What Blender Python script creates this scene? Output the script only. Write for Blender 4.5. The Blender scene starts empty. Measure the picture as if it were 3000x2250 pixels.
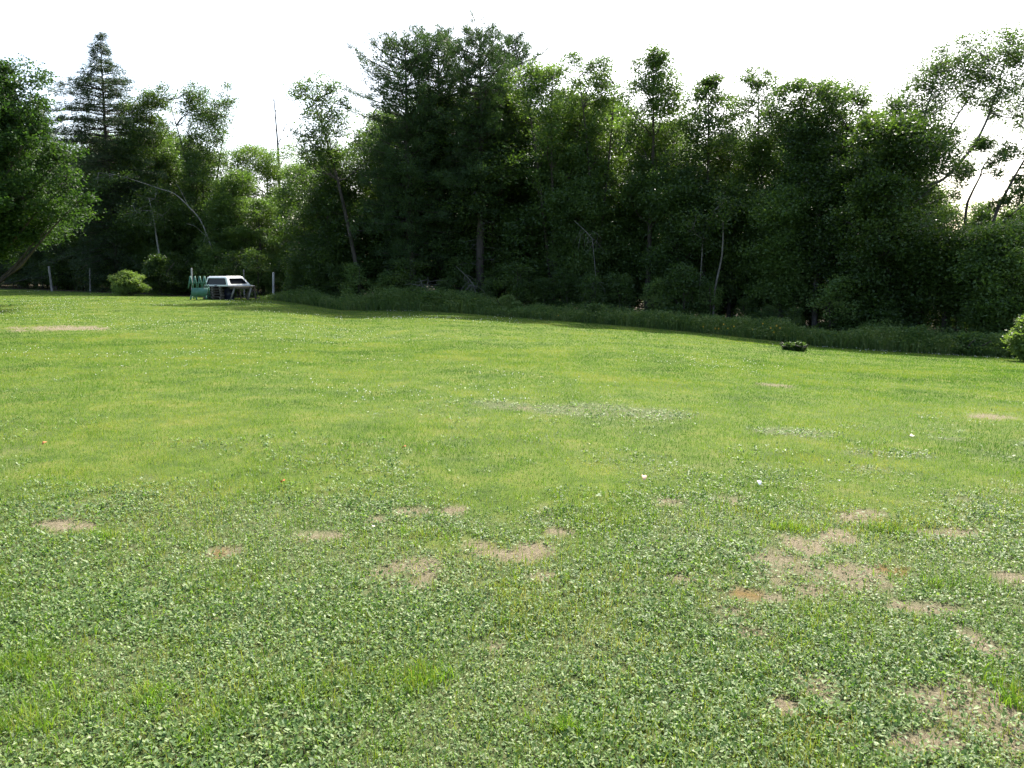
import bpy, math, random
import numpy as np
from mathutils import Vector, Matrix

# ------------------------------------------------------------------ camera, sky, sun, exposure
scene = bpy.context.scene
COL = scene.collection
F3 = 2224.0                       # focal length in pixels of the 3000 px wide photograph
PITCH = math.radians(8.4)
CAM_Z = 1.6
SUN_AZ, SUN_EL = math.radians(24), math.radians(49)
EXPOSURE = 1.48
SKY_STRENGTH = 0.15
SUN_STRENGTH = 4.6

cam_data = bpy.data.cameras.new("camera")
cam_data.sensor_width = 36.0
cam_data.lens = 36.0 * F3 / 3000.0
cam_data.clip_start = 0.05
cam_data.clip_end = 8000.0
cam = bpy.data.objects.new("camera", cam_data)
COL.objects.link(cam)
cam.location = (0, 0, CAM_Z)
cam.rotation_euler = (math.pi / 2 - PITCH, 0, 0)
scene.camera = cam

world = bpy.data.worlds.new("World")
scene.world = world
world.use_nodes = True
wn, wl = world.node_tree.nodes, world.node_tree.links
wn.clear()
w_out = wn.new("ShaderNodeOutputWorld")
w_bg = wn.new("ShaderNodeBackground")
w_sky = wn.new("ShaderNodeTexSky")
w_sky.sky_type = 'NISHITA'
w_sky.sun_disc = False
w_sky.sun_elevation = SUN_EL
w_sky.sun_rotation = SUN_AZ
w_sky.air_density = 1.0
w_sky.dust_density = 4.0
w_sky.ozone_density = 1.0
w_bg.inputs['Strength'].default_value = SKY_STRENGTH
wl.new(w_sky.outputs[0], w_bg.inputs['Color'])
wl.new(w_bg.outputs[0], w_out.inputs['Surface'])

sun_data = bpy.data.lights.new("sun", 'SUN')
sun_data.energy = SUN_STRENGTH
sun_data.angle = math.radians(0.5)
sun_data.color = (1.0, 0.95, 0.86)
sun = bpy.data.objects.new("sun", sun_data)
COL.objects.link(sun)
to_sun = Vector((math.sin(SUN_AZ) * math.cos(SUN_EL), math.cos(SUN_AZ) * math.cos(SUN_EL), math.sin(SUN_EL)))
sun.rotation_euler = to_sun.to_track_quat('Z', 'Y').to_euler()
sun.location = to_sun * 100

vs = scene.view_settings
vs.view_transform = 'Standard'
vs.look = 'None'
vs.exposure = EXPOSURE
vs.gamma = 1.0
vs.use_curve_mapping = False

# ------------------------------------------------------------------ noise and projection helpers
_tab = np.random.default_rng(7).random((256, 256))
def vnoise(x, y, scale, seed=0):
    x = np.asarray(x, float) / scale + seed * 17.31
    y = np.asarray(y, float) / scale + seed * 9.77
    xi = np.floor(x).astype(int); yi = np.floor(y).astype(int)
    fx = x - xi; fy = y - yi
    fx = fx * fx * (3 - 2 * fx); fy = fy * fy * (3 - 2 * fy)
    a = _tab[xi % 256, yi % 256]; b = _tab[(xi + 1) % 256, yi % 256]
    c = _tab[xi % 256, (yi + 1) % 256]; d = _tab[(xi + 1) % 256, (yi + 1) % 256]
    return (a * (1 - fx) + b * fx) * (1 - fy) + (c * (1 - fx) + d * fx) * fy
def fbm(x, y, scale, seed=0, octv=3):
    s = 0; w = 0; a = 1.0
    for i in range(octv):
        s = s + a * vnoise(x, y, scale / (2 ** i), seed + i * 3.1); w += a; a *= 0.5
    return s / w
def sstep(a, b, x):
    t = np.clip((np.asarray(x, float) - a) / (b - a), 0, 1)
    return t * t * (3 - 2 * t)

cp, sp = math.cos(PITCH), math.sin(PITCH)
def ray(px, py):
    u = (px - 1500) / F3; v = (1125 - py) / F3
    return (u, cp + v * sp, -sp + v * cp)
def pix_at(px, py, Y):
    """point of the world seen at that place of the photograph, Y metres ahead"""
    d = ray(px, py); t = Y / d[1]
    return Vector((d[0] * t, Y, CAM_Z + d[2] * t))

# lawn edge: photograph pixel and depth
EDGE = [(-900, 838, 62), (0, 846, 55), (600, 872, 46), (760, 876, 44.5), (1000, 908, 40), (1300, 914, 38), (1600, 937, 36), (2000, 970, 33),
        (2400, 1014, 30), (2700, 1036, 28), (3000, 1053, 26), (3900, 1110, 21)]
EP = [pix_at(*e) for e in EDGE]
EU = np.array([p.x / p.y for p in EP]); EY = np.array([p.y for p in EP]); EZ = np.array([p.z for p in EP])
def terr(x, y):
    x = np.asarray(x, float); y = np.asarray(y, float)
    yy = np.maximum(y, 0.5)
    u = np.clip(x / yy, EU[0], EU[-1])
    ye = np.interp(u, EU, EY); ze = np.interp(u, EU, EZ)
    t = np.clip(yy / ye, 0, 1.6)
    z = ze * np.where(t < 1, t ** 1.5, 1 + 0.5 * (t - 1))
    far = sstep(7, 16, y)
    z = z + far * 0.16 * (fbm(x, y, 9, 3, 2) - 0.5) + 0.03 * (fbm(x, y, 1.3, 5, 2) - 0.5)
    return z
def tz(x, y): return float(terr(x, y))
def edge_y(x, y):
    yy = np.maximum(np.asarray(y, float), 0.5)
    u = np.clip(np.asarray(x, float) / yy, EU[0], EU[-1])
    return np.interp(u, EU, EY)
def ground_pix(px, py):
    d = ray(px, py); lo, hi = 0.5, 120.0
    t = 0.5
    while t < 120:
        if CAM_Z + d[2] * t <= tz(d[0] * t, d[1] * t): break
        t += 0.1
    return Vector((d[0] * t, d[1] * t, tz(d[0] * t, d[1] * t)))

# ------------------------------------------------------------------ materials
def new_mat(name):
    m = bpy.data.materials.new(name); m.use_nodes = True
    m.node_tree.nodes.clear()
    return m, m.node_tree.nodes, m.node_tree.links
def leaf_mat(name, stops, trans=0.38, rough=0.5, tcol=(1.25, 1.3, 0.55), spec=0.35, noise_scale=0.0, noise_amt=0.0):
    m, n, l = new_mat(name)
    out = n.new("ShaderNodeOutputMaterial")
    at = n.new("ShaderNodeAttribute"); at.attribute_name = "tint"
    rp = n.new("ShaderNodeValToRGB")
    while len(rp.color_ramp.elements) < len(stops): rp.color_ramp.elements.new(0.5)
    for e, (p, c) in zip(rp.color_ramp.elements, stops):
        e.position = p; e.color = (*c, 1)
    fac = at.outputs['Fac']
    if noise_amt:
        g = n.new("ShaderNodeNewGeometry"); nz = n.new("ShaderNodeTexNoise"); nz.inputs['Scale'].default_value = noise_scale
        nz.inputs['Detail'].default_value = 6; nz.inputs['Roughness'].default_value = .7
        l.new(g.outputs['Position'], nz.inputs['Vector'])
        a = n.new("ShaderNodeMath"); a.operation = 'MULTIPLY_ADD'
        a.inputs[1].default_value = noise_amt; a.inputs[2].default_value = -0.5 * noise_amt
        l.new(nz.outputs['Fac'], a.inputs[0])
        b = n.new("ShaderNodeMath"); b.operation = 'ADD'; l.new(fac, b.inputs[0]); l.new(a.outputs[0], b.inputs[1])
        fac = b.outputs[0]
    l.new(fac, rp.inputs[0])
    pr = n.new("ShaderNodeBsdfPrincipled")
    pr.inputs['Roughness'].default_value = rough
    pr.inputs['Specular IOR Level'].default_value = spec
    l.new(rp.outputs[0], pr.inputs['Base Color'])
    tr = n.new("ShaderNodeBsdfTranslucent")
    mu = n.new("ShaderNodeMix"); mu.data_type = 'RGBA'; mu.blend_type = 'MULTIPLY'; mu.inputs[0].default_value = 1
    l.new(rp.outputs[0], mu.inputs[6]); mu.inputs[7].default_value = (*tcol, 1)
    l.new(mu.outputs[2], tr.inputs['Color'])
    mx = n.new("ShaderNodeMixShader"); mx.inputs[0].default_value = trans
    l.new(pr.outputs[0], mx.inputs[1]); l.new(tr.outputs[0], mx.inputs[2])
    l.new(mx.outputs[0], out.inputs['Surface'])
    return m
def solid_mat(name, c1, c2, scale=6.0, rough=0.8, bump=0.0, metal=0.0, stretch=(1, 1, 1), spec=0.4):
    m, n, l = new_mat(name)
    out = n.new("ShaderNodeOutputMaterial")
    tc = n.new("ShaderNodeTexCoord"); mp = n.new("ShaderNodeMapping"); mp.inputs['Scale'].default_value = stretch
    nz = n.new("ShaderNodeTexNoise"); nz.inputs['Scale'].default_value = scale; nz.inputs['Detail'].default_value = 6
    nz.inputs['Roughness'].default_value = 0.65
    l.new(tc.outputs['Object'], mp.inputs[0]); l.new(mp.outputs[0], nz.inputs['Vector'])
    rp = n.new("ShaderNodeValToRGB")
    rp.color_ramp.elements[0].position = 0.35; rp.color_ramp.elements[0].color = (*c1, 1)
    rp.color_ramp.elements[1].position = 0.65; rp.color_ramp.elements[1].color = (*c2, 1)
    l.new(nz.outputs['Fac'], rp.inputs[0])
    pr = n.new("ShaderNodeBsdfPrincipled"); pr.inputs['Roughness'].default_value = rough
    pr.inputs['Metallic'].default_value = metal; pr.inputs['Specular IOR Level'].default_value = spec
    l.new(rp.outputs[0], pr.inputs['Base Color'])
    if bump:
        b = n.new("ShaderNodeBump"); b.inputs['Strength'].default_value = bump; b.inputs['Distance'].default_value = 0.02
        l.new(nz.outputs['Fac'], b.inputs['Height']); l.new(b.outputs[0], pr.inputs['Normal'])
    l.new(pr.outputs[0], out.inputs['Surface'])
    return m

M = {}
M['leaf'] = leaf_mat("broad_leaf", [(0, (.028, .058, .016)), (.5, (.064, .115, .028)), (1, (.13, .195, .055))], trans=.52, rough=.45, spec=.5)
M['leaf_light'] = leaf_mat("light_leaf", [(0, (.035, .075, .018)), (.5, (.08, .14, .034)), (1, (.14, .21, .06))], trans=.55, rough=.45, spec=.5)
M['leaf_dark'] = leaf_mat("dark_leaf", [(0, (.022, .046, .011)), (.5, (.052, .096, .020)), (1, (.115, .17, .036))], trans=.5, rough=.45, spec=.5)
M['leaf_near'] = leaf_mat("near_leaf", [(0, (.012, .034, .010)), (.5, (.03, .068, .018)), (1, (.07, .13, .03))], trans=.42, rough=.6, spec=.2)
M['needle'] = leaf_mat("pine_needle", [(0, (.020, .042, .014)), (.5, (.040, .076, .024)), (1, (.075, .12, .036))], trans=.35, rough=.55, tcol=(1.1, 1.2, .7))
M['spruce'] = leaf_mat("spruce_needle", [(0, (.018, .036, .014)), (.5, (.034, .060, .022)), (1, (.062, .092, .032))], trans=.3, rough=.6, tcol=(1.1, 1.2, .7))
M['grass'] = leaf_mat("grass_blade", [(0, (.030, .082, .014)), (.26, (.070, .152, .018)), (.52, (.125, .205, .024)), (.76, (.21, .245, .036)), (1, (.26, .235, .09))], trans=.42, rough=.6, tcol=(1.15, 1.25, .5),
                      spec=.2, noise_scale=.45, noise_amt=2.6)
M['tuft'] = leaf_mat('tuft_blade', [(0, (.07, .15, .022)), (.5, (.13, .23, .03)), (1, (.23, .29, .05))], trans=.45, rough=.6, tcol=(1.1, 1.25, .4), spec=.2)
M['weed'] = leaf_mat("weed_leaf", [(0, (.040, .090, .022)), (.35, (.100, .175, .042)), (.7, (.195, .265, .088)), (1, (.32, .36, .21))], trans=.36, rough=.55, tcol=(1.15, 1.35, .5), spec=.35)
M['bush'] = leaf_mat('bush_leaf', [(0, (.07, .12, .035)), (.5, (.14, .21, .06)), (1, (.24, .32, .11))], trans=.5)
M['tallweed'] = leaf_mat("tall_weed_leaf", [(0, (.05, .10, .028)), (.5, (.11, .18, .045)), (1, (.21, .25, .09))], trans=.45, noise_scale=.8, noise_amt=1.3)
M['stalk'] = leaf_mat("seed_stalk", [(0, (.10, .08, .04)), (1, (.22, .17, .09))], trans=.1)
M['straw'] = leaf_mat("dry_straw", [(0, (.17, .135, .065)), (1, (.36, .30, .17))], trans=.2, tcol=(1, 1, .9))
M['bark'] = solid_mat("dark_bark", (.025, .02, .016), (.075, .062, .05), 9, .9, .8, stretch=(1, 1, .25))
M['bark_grey'] = solid_mat("grey_bark", (.07, .06, .05), (.17, .155, .135), 9, .9, .8, stretch=(1, 1, .25))
M['bark_birch'] = solid_mat("birch_bark", (.09, .085, .075), (.26, .25, .23), 5, .7, .4, stretch=(1, 1, .6))
M['dead'] = solid_mat("dead_wood", (.07, .065, .06), (.17, .16, .145), 12, .9, .3)
M['post'] = solid_mat("weathered_wood", (.10, .095, .08), (.24, .225, .20), 14, .85, .4, stretch=(1, 1, .2))
M['post_white'] = solid_mat("pale_weathered_wood", (.28, .275, .26), (.48, .47, .45), 10, .8, .3, stretch=(1, 1, .2))
M['pallet'] = solid_mat("pallet_wood", (.06, .052, .042), (.15, .13, .105), 10, .85, .3)
M['green'] = solid_mat("faded_green_paint", (.045, .14, .095), (.08, .20, .15), 5, .55, .1)
M['white'] = solid_mat("white_fibreglass", (.70, .72, .70), (.82, .83, .81), 3, .3, .03, spec=.5)
M['rubber'] = solid_mat("black_rubber", (.015, .015, .015), (.03, .03, .03), 5, .6)
M['drum'] = solid_mat("dark_blue_plastic", (.012, .014, .03), (.025, .028, .05), 4, .5)
M['stone'] = solid_mat("field_stone", (.12, .11, .10), (.30, .28, .25), 18, .9, .6)
M['crumb'] = solid_mat('soil_crumb', (.10, .078, .045), (.27, .22, .14), 30, .95)
M['deadleaf'] = solid_mat("orange_dead_leaf", (.28, .08, .02), (.48, .17, .04), 30, .6)
M['tanleaf'] = solid_mat("tan_dead_leaf", (.50, .30, .18), (.68, .46, .30), 30, .6)
M['paper'] = solid_mat("white_paper", (.78, .78, .80), (.86, .86, .88), 20, .7)
M['moth'] = solid_mat("pale_moth_wing", (.55, .50, .36), (.70, .66, .48), 40, .7)
M['mothbody'] = solid_mat("grey_moth_body", (.10, .08, .08), (.18, .15, .15), 40, .7)
M['petal_white'] = solid_mat("white_clover", (.68, .68, .62), (.82, .82, .76), 40, .7)
M['petal_yellow'] = solid_mat("yellow_flower", (.75, .42, .02), (.85, .55, .03), 40, .6)
def glass_mat():
    m, n, l = new_mat("tinted_window")
    out = n.new("ShaderNodeOutputMaterial"); pr = n.new("ShaderNodeBsdfPrincipled")
    pr.inputs['Base Color'].default_value = (.012, .013, .016, 1); pr.inputs['Roughness'].default_value = .06
    pr.inputs['Specular IOR Level'].default_value = .25
    l.new(pr.outputs[0], out.inputs['Surface']); return m
M['glass'] = glass_mat()

# ------------------------------------------------------------------ mesh helpers
def np_mesh(name, verts, faces, mat, tint=None, smooth=False):
    """faces: (n,3) or (n,4) integer array"""
    verts = np.asarray(verts, np.float32); faces = np.asarray(faces, np.int32)
    k = faces.shape[1]
    me = bpy.data.meshes.new(name)
    me.vertices.add(len(verts)); me.vertices.foreach_set('co', verts.ravel())
    me.loops.add(faces.size); me.loops.foreach_set('vertex_index', faces.ravel())
    me.polygons.add(len(faces))
    me.polygons.foreach_set('loop_start', np.arange(0, faces.size, k, dtype=np.int32))
    try: me.polygons.foreach_set('loop_total', np.full(len(faces), k, np.int32))
    except Exception: pass
    me.update(calc_edges=True)
    if tint is not None:
        a = me.attributes.new('tint', 'FLOAT', 'POINT'); a.data.foreach_set('value', np.asarray(tint, np.float32))
    if smooth: me.polygons.foreach_set('use_smooth', np.ones(len(faces), bool))
    if mat: me.materials.append(mat)
    return me
def link(name, me, parent=None, loc=None):
    o = bpy.data.objects.new(name, me); COL.objects.link(o)
    if parent is not None: o.parent = parent
    if loc is not None: o.location = loc
    return o
def tag(o, label=None, cat=None, group=None, kind=None):
    if label: o['label'] = label
    if cat: o['category'] = cat
    if group: o['group'] = group
    if kind: o['kind'] = kind
    return o
def empty(name, loc, rz=0):
    o = bpy.data.objects.new(name, None); COL.objects.link(o); o.location = loc; o.rotation_euler = (0, 0, rz)
    o.empty_display_size = .2
    return o
def kids(o): return KIDS.get(o.name, [])
def copy_tree(root, loc, rz=0, scale=1, label=None, group=None, cat=None):
    r = root.copy(); COL.objects.link(r); r.location = loc; r.rotation_euler = (0, 0, rz)
    r.scale = (scale, scale, scale) if not isinstance(scale, tuple) else scale
    if label: r['label'] = label
    if group: r['group'] = group
    if cat: r['category'] = cat
    for ch in list(root.children):
        c = ch.copy(); COL.objects.link(c); c.parent = r
        for g in list(ch.children):
            d = g.copy(); COL.objects.link(d); d.parent = c
    return r

class Tubes:
    """collects tapered tubes and boxes into one quad mesh"""
    def __init__(s): s.v = []; s.f = []; s.n = 0
    def tube(s, pts, rad, k=6):
        pts = [np.asarray(p, float) for p in pts]
        rings = []
        for i, p in enumerate(pts):
            d = pts[min(i + 1, len(pts) - 1)] - pts[max(i - 1, 0)]
            d = d / (np.linalg.norm(d) + 1e-9)
            ref = np.array([1., 0, 0]) if abs(d[0]) < .8 else np.array([0, 1., 0])
            a = np.cross(d, ref); a /= np.linalg.norm(a); b = np.cross(d, a)
            th = np.arange(k) * 2 * math.pi / k
            rings.append(p + rad[i] * (np.cos(th)[:, None] * a + np.sin(th)[:, None] * b))
        base = s.n
        s.v.append(np.concatenate(rings)); s.n += k * len(pts)
        f = []
        for i in range(len(pts) - 1):
            for j in range(k):
                f.append((base + i * k + j, base + i * k + (j + 1) % k, base + (i + 1) * k + (j + 1) % k, base + (i + 1) * k + j))
        # end caps as degenerate-free quads fan when k is even
        for i0 in (0, len(pts) - 1):
            o = base + i0 * k
            if k == 4: f.append((o, o + 1, o + 2, o + 3))
            elif k == 6: f += [(o, o + 1, o + 2, o + 3), (o, o + 3, o + 4, o + 5)]
            elif k == 8: f += [(o, o + 1, o + 2, o + 3), (o, o + 3, o + 4, o + 7), (o + 4, o + 5, o + 6, o + 7)]
        s.f += f
    def box(s, c, size, mat=None):
        c = np.asarray(c, float); h = np.asarray(size, float) / 2
        v = np.array([[x, y, z] for x in (-1, 1) for y in (-1, 1) for z in (-1, 1)], float) * h
        if mat is not None: v = v @ np.array(mat).T
        v = v + c; b = s.n; s.v.append(v); s.n += 8
        s.f += [(b, b + 1, b + 3, b + 2), (b + 4, b + 6, b + 7, b + 5), (b, b + 4, b + 5, b + 1), (b + 2, b + 3, b + 7, b + 6),
                (b, b + 2, b + 6, b + 4), (b + 1, b + 5, b + 7, b + 3)]
    def bar(s, p, q, w, t, up=(0, 0, 1)):
        """square bar from p to q, w wide, t thick"""
        p = np.asarray(p, float); q = np.asarray(q, float); d = q - p; L = np.linalg.norm(d); d /= L
        a = np.cross(d, np.asarray(up, float))
        if np.linalg.norm(a) < 1e-3: a = np.cross(d, (0, 1, 0))
        a /= np.linalg.norm(a); b = np.cross(d, a)
        s.box((p + q) / 2, (w, t, L), np.stack([a, b, d], 1))
    def mesh(s, name, mat, smooth=True):
        return np_mesh(name, np.concatenate(s.v), np.array(s.f), mat, smooth=smooth)
def unit(v): return v / (np.linalg.norm(v, axis=-1, keepdims=True) + 1e-9)

def leaf_quads(rng, P, L, W, up=0.5, out=None, tint=None, droop=0.0):
    """kite shaped leaves at points P"""
    n = len(P)
    a = unit(rng.normal(size=(n, 3)) * (1, 1, .6) + (0 if out is None else out * 0.8) - np.array([0, 0, droop]))
    nn = unit(rng.normal(size=(n, 3)) + np.array([0, 0, up]))
    b = unit(np.cross(a, nn))
    Ls = (L * rng.uniform(.65, 1.25, n))[:, None]; Ws = (W * rng.uniform(.7, 1.2, n))[:, None]
    v = np.stack([P + b * Ws * .55, P + a * Ls * 1.05, P - b * Ws * .55 + a * Ls * .12], 1).reshape(-1, 3)
    f = np.arange(3 * n).reshape(n, 3)
    t = np.repeat(np.clip((rng.uniform(.15, .85, n) if tint is None else tint), 0, 1), 3)
    return v, f, t

def branch_pts(p0, p1, sag, k=4):
    p0 = np.asarray(p0, float); p1 = np.asarray(p1, float)
    out = []
    for i in range(k + 1):
        t = i / k; p = p0 * (1 - t) + p1 * t
        p = p + np.array([0, 0, 1]) * sag * math.sin(math.pi * t)
        out.append(p)
    return out

# ------------------------------------------------------------------ tree builders
def leafy_tree(name, label, px, Y, prof, top, base_r=.14, lean=0, stems=1, nl=14, lobe=1.2, dens=1.0, wide=1.0, leaf=.14, seed=1,
               mat='leaf', bark='bark', extra=(), group=None, cat='tree', lowpy=800, stem_show=None, jitter=.9, flat=.8, base=None, clumpy=1.0):
    """prof: [(py, half width px)] outline from low to high; top: py of the tip; lean: px shift of the tip"""
    rng = np.random.default_rng(seed); R = random.Random(seed)
    s = Y / F3
    leaf = leaf * (.82 if leaf > .1 else 1)
    if base is None:
        bx = pix_at(px, 800, Y).x; b = Vector((bx, Y, 0)); b.z = tz(b.x, b.y) - .05
    else: b = base
    def zz(py): return pix_at(px, py, Y).z - b.z
    H = zz(top)
    root = empty(name, b); tag(root, label, cat, group)
    xs = sorted([(zz(py), hw * s) for py, hw in prof])
    zs = np.array([a for a, _ in xs]); ws = np.array([w for _, w in xs]) * (1.18 if cat == 'tree' else 1)
    zlo = zs[0]
    stem_tops = []
    T = Tubes(); stem_lines = []
    for k in range(stems):
        off = 0 if stems == 1 else (k / (stems - 1) - .5) * 2 * ws.max() * .55
        tx = lean * s + off + R.uniform(-.15, .15); ty = R.uniform(-.4, .4) + (0 if stems == 1 else R.uniform(-.8, .8))
        hh = H * R.uniform(.86, .94) if k else H * .93
        pts = []; rad = []
        ph = R.uniform(0, 6)
        for i in range(9):
            t = i / 8
            c = t ** 1.4
            pts.append(np.array([tx * c + .12 * math.sin(ph + t * 5) * t, ty * c + .1 * math.cos(ph + t * 4) * t, hh * t]))
            rad.append(base_r * (1 if stems == 1 else .7) * (1 - t) ** .8 + .015)
        rad[0] *= 1.35
        T.tube(pts, rad, 8); stem_lines.append(np.array(pts))
    trunk = link('trunk', T.mesh('trunk', M[bark]), root)
    # lobes of foliage
    lobes = []
    if cat == 'tree' and Y < 57 and base is None: nl = int(nl * 1.35); lobe = lobe * 1.12
    for i in range(nl):
        t = (i + R.uniform(0, 1)) / nl
        z = zlo + (H - zlo) * t * .97
        w = float(np.interp(z, zs, ws))
        cx = np.interp(z / H, [0, 1], [0, lean * s])
        r = min(lobe * R.uniform(.5, 1.25), max(w * .75, .45))
        ang = R.uniform(0, 2 * math.pi); rr = max(w - r * .6, 0) * math.sqrt(R.uniform(0.1, 1)) * jitter * R.uniform(.8, 1.2)
        z = min(z, H - r * .7)
        lobes.append((np.array([cx + rr * math.cos(ang), rr * math.sin(ang) * .85, z]), r))
    for (ex, ey, er) in extra:
        p = pix_at(ex, ey, Y); lobes.append((np.array([p.x - b.x, R.uniform(-.6, .6), p.z - b.z]), er * s))
    B = Tubes(); V = []; Fc = []; TT = []; off = 0; toff = R.uniform(-.1, .16)
    for c, r in lobes:
        # limb from the nearest stem
        best = None
        for line in stem_lines:
            d0 = np.hypot(line[:, 0] - c[0], line[:, 1] - c[1])
            want = c[2] - .75 * d0 - .2
            j = int(np.argmin(np.abs(line[:, 2] - want) + .3 * d0))
            dd = np.linalg.norm(line[j] - c)
            if best is None or dd < best[0]: best = (dd, line[j])
        p0 = best[1]
        if best[0] > .3:
            rad0 = min(base_r * .45, .02 + best[0] * .012)
            mid = branch_pts(p0, c, -.06 * best[0], 4)
            for q in mid[1:-1]: q += rng.normal(size=3) * .06
            B.tube(mid, np.linspace(rad0, .012, 5), 5)
        nsub = max(5, int(14 * (r / 1.1) ** 1.9 * clumpy))
        dirs = unit(rng.normal(size=(nsub, 3)) + np.array([0, 0, .15]))
        rad = r * rng.uniform(.35, 1.0, nsub) ** .7
        C = c + dirs * rad[:, None] * (1, 1, flat)
        ltint = rng.uniform(.25, .62) + toff
        for q in C[:5]:
            B.tube([c, q], [.013, .005], 3)
        sd = min(.23 * (r / 1.1) ** .5 + .04, .38 * r + .01)
        per = int((98 if leaf > .1 else 95) * dens * rng.uniform(.7, 1.3))
        P = (C[:, None, :] + rng.normal(size=(nsub, per, 3)) * (sd, sd, sd * .6)).reshape(-1, 3)
        out = unit(P - c)
        tint = ltint + np.repeat(rng.uniform(-.18, .18, nsub), per) + rng.uniform(-.2, .2, nsub * per)
        v, f, t = leaf_quads(rng, P, leaf, leaf * .7, out=out, up=.7, tint=tint)
        V.append(v); Fc.append(f + off); TT.append(t); off += len(v)
    if B.v: link('branches', B.mesh('branches', M[bark]), root)
    link('crown', np_mesh('crown', np.concatenate(V), np.concatenate(Fc), M[mat], np.concatenate(TT)), root)
    return root

def pine_tree(label, px, Y, top, prof, seed, low=620, base_r=.22, mat='needle', name='pine_tree', group=None, lean=0, ntuft=24, droop=0.0, step=.38, dead=True, nb=6, tuft=.17):
    rng = np.random.default_rng(seed); R = random.Random(seed)
    s = Y / F3
    b = Vector((pix_at(px, 800, Y).x, Y, 0)); b.z = tz(b.x, b.y) - .05
    def zz(py): return pix_at(px, py, Y).z - b.z
    H = zz(top)
    root = empty(name, b); tag(root, label, 'tree', group)
    xs = sorted([(zz(py), hw * s) for py, hw in prof]); zs = np.array([a for a, _ in xs]); ws = np.array([w for _, w in xs])
    T = Tubes(); pts = []; rad = []
    for i in range(10):
        t = i / 9
        pts.append(np.array([lean * s * t * t + .08 * math.sin(seed + t * 6), .08 * math.cos(seed * 2 + t * 5), H * t])); rad.append(base_r * (1 - t) ** .9 + .012)
    rad[0] *= 1.3
    T.tube(pts, rad, 8); link('trunk', T.mesh('trunk', M['bark']), root)
    line = np.array(pts)
    def at(z): return np.array([np.interp(z, line[:, 2], line[:, 0]), np.interp(z, line[:, 2], line[:, 1]), z])
    B = Tubes(); D = Tubes(); P = []; O = []; TI = []
    z = zs[0]
    while z < H - .15:
        w = float(np.interp(z, zs, ws)) * R.uniform(.8, 1.15) * (1 + .18 * math.sin(z * 2.3 + seed))
        a0 = R.uniform(0, 6.28)
        for k in range(nb):
            a = a0 + k * 2 * math.pi / nb + R.uniform(-.4, .4)
            L = w * R.uniform(.5, 1.15) * (1 + .15 * math.sin(2 * a + seed + z))
            if R.random() < .08: L *= 1.2
            tfrac = (z - zs[0]) / (H - zs[0])
            rise = (-.12 + .75 * tfrac ** 1.5) * L * (1 - droop) - droop * .35 * L
            p0 = at(min(max(z - .1 + (R.uniform(-.28, .28) if droop else R.uniform(-.1, .1)), 0), H * .985)); d = np.array([math.cos(a), math.sin(a), 0])
            p1 = p0 + d * L + np.array([0, 0, rise + R.uniform(-.1, .15)])
            mid = branch_pts(p0, p1, (-.05 if droop == 0 else .06) * L, 3)
            B.tube(mid, np.linspace(min(.05, .012 + .016 * L), .006, 4), 4)
            nt = max(4, int(L * (9.5 if droop else 7.5)))
            for j in range(nt):
                t = .25 + .75 * (j + R.random()) / nt
                c = p0 * (1 - t) + p1 * t + np.array([0, 0, (-.05 if droop == 0 else .06) * L * math.sin(math.pi * t)])
                side = np.array([-d[1], d[0], 0]) * R.uniform(-1, 1) * (.18 + .42 * L * (1 - t) + .1)
                c = c + side + np.array([0, 0, R.uniform(-.03, .12)])
                P.append(c); O.append(unit(d * .6 + side * .7 + np.array([0, 0, .55 - 1.1 * droop]))); TI.append(R.uniform(.25, .75))
        z += step * R.uniform(.75, 1.25)
    for _ in range(6):
        P.append(at(H * .985 + R.uniform(-.15, .05)) + rng.normal(size=3) * .06); O.append(np.array([0, 0, 1.])); TI.append(.6)
    if dead:
        zz0 = .9
        while zz0 < zs[0] + 1.0:
            a = R.uniform(0, 6.28); L = R.uniform(.5, 2.0)
            p0 = at(zz0); p1 = p0 + np.array([math.cos(a) * L, math.sin(a) * L, R.uniform(-.5, .15)])
            m = branch_pts(p0, p1, .08, 3); D.tube(m, [.018, .013, .009, .004], 4)
            for _ in range(3):
                t = R.uniform(.4, .95); q = p0 * (1 - t) + p1 * t
                D.tube([q, q + rng.normal(size=3) * .2 + np.array([0, 0, -.12])], [.006, .002], 4)
            zz0 += R.uniform(.12, .3)
        link('dead_branches', D.mesh('dead_branches', M['dead']), root)
    link('branches', B.mesh('branches', M['bark']), root)
    P = np.array(P); O = np.array(O); TI = np.array(TI); n = len(P)
    PP = np.repeat(P, ntuft, 0) + rng.normal(size=(n * ntuft, 3)) * .10
    OO = unit(np.repeat(O, ntuft, 0) + rng.normal(size=(n * ntuft, 3)) * .55)
    nn = unit(rng.normal(size=(n * ntuft, 3))); bb = unit(np.cross(OO, nn))
    L = (tuft * rng.uniform(.7, 1.2, n * ntuft))[:, None]; W = .021
    v = np.stack([PP + bb * W, PP + OO * L, PP - bb * W], 1).reshape(-1, 3)
    t = np.repeat(np.clip(np.repeat(TI, ntuft) + rng.uniform(-.2, .2, n * ntuft), 0, 1), 3)
    link('crown', np_mesh('crown', v, np.arange(len(v)).reshape(-1, 3), M[mat], t), root)
    return root

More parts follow.
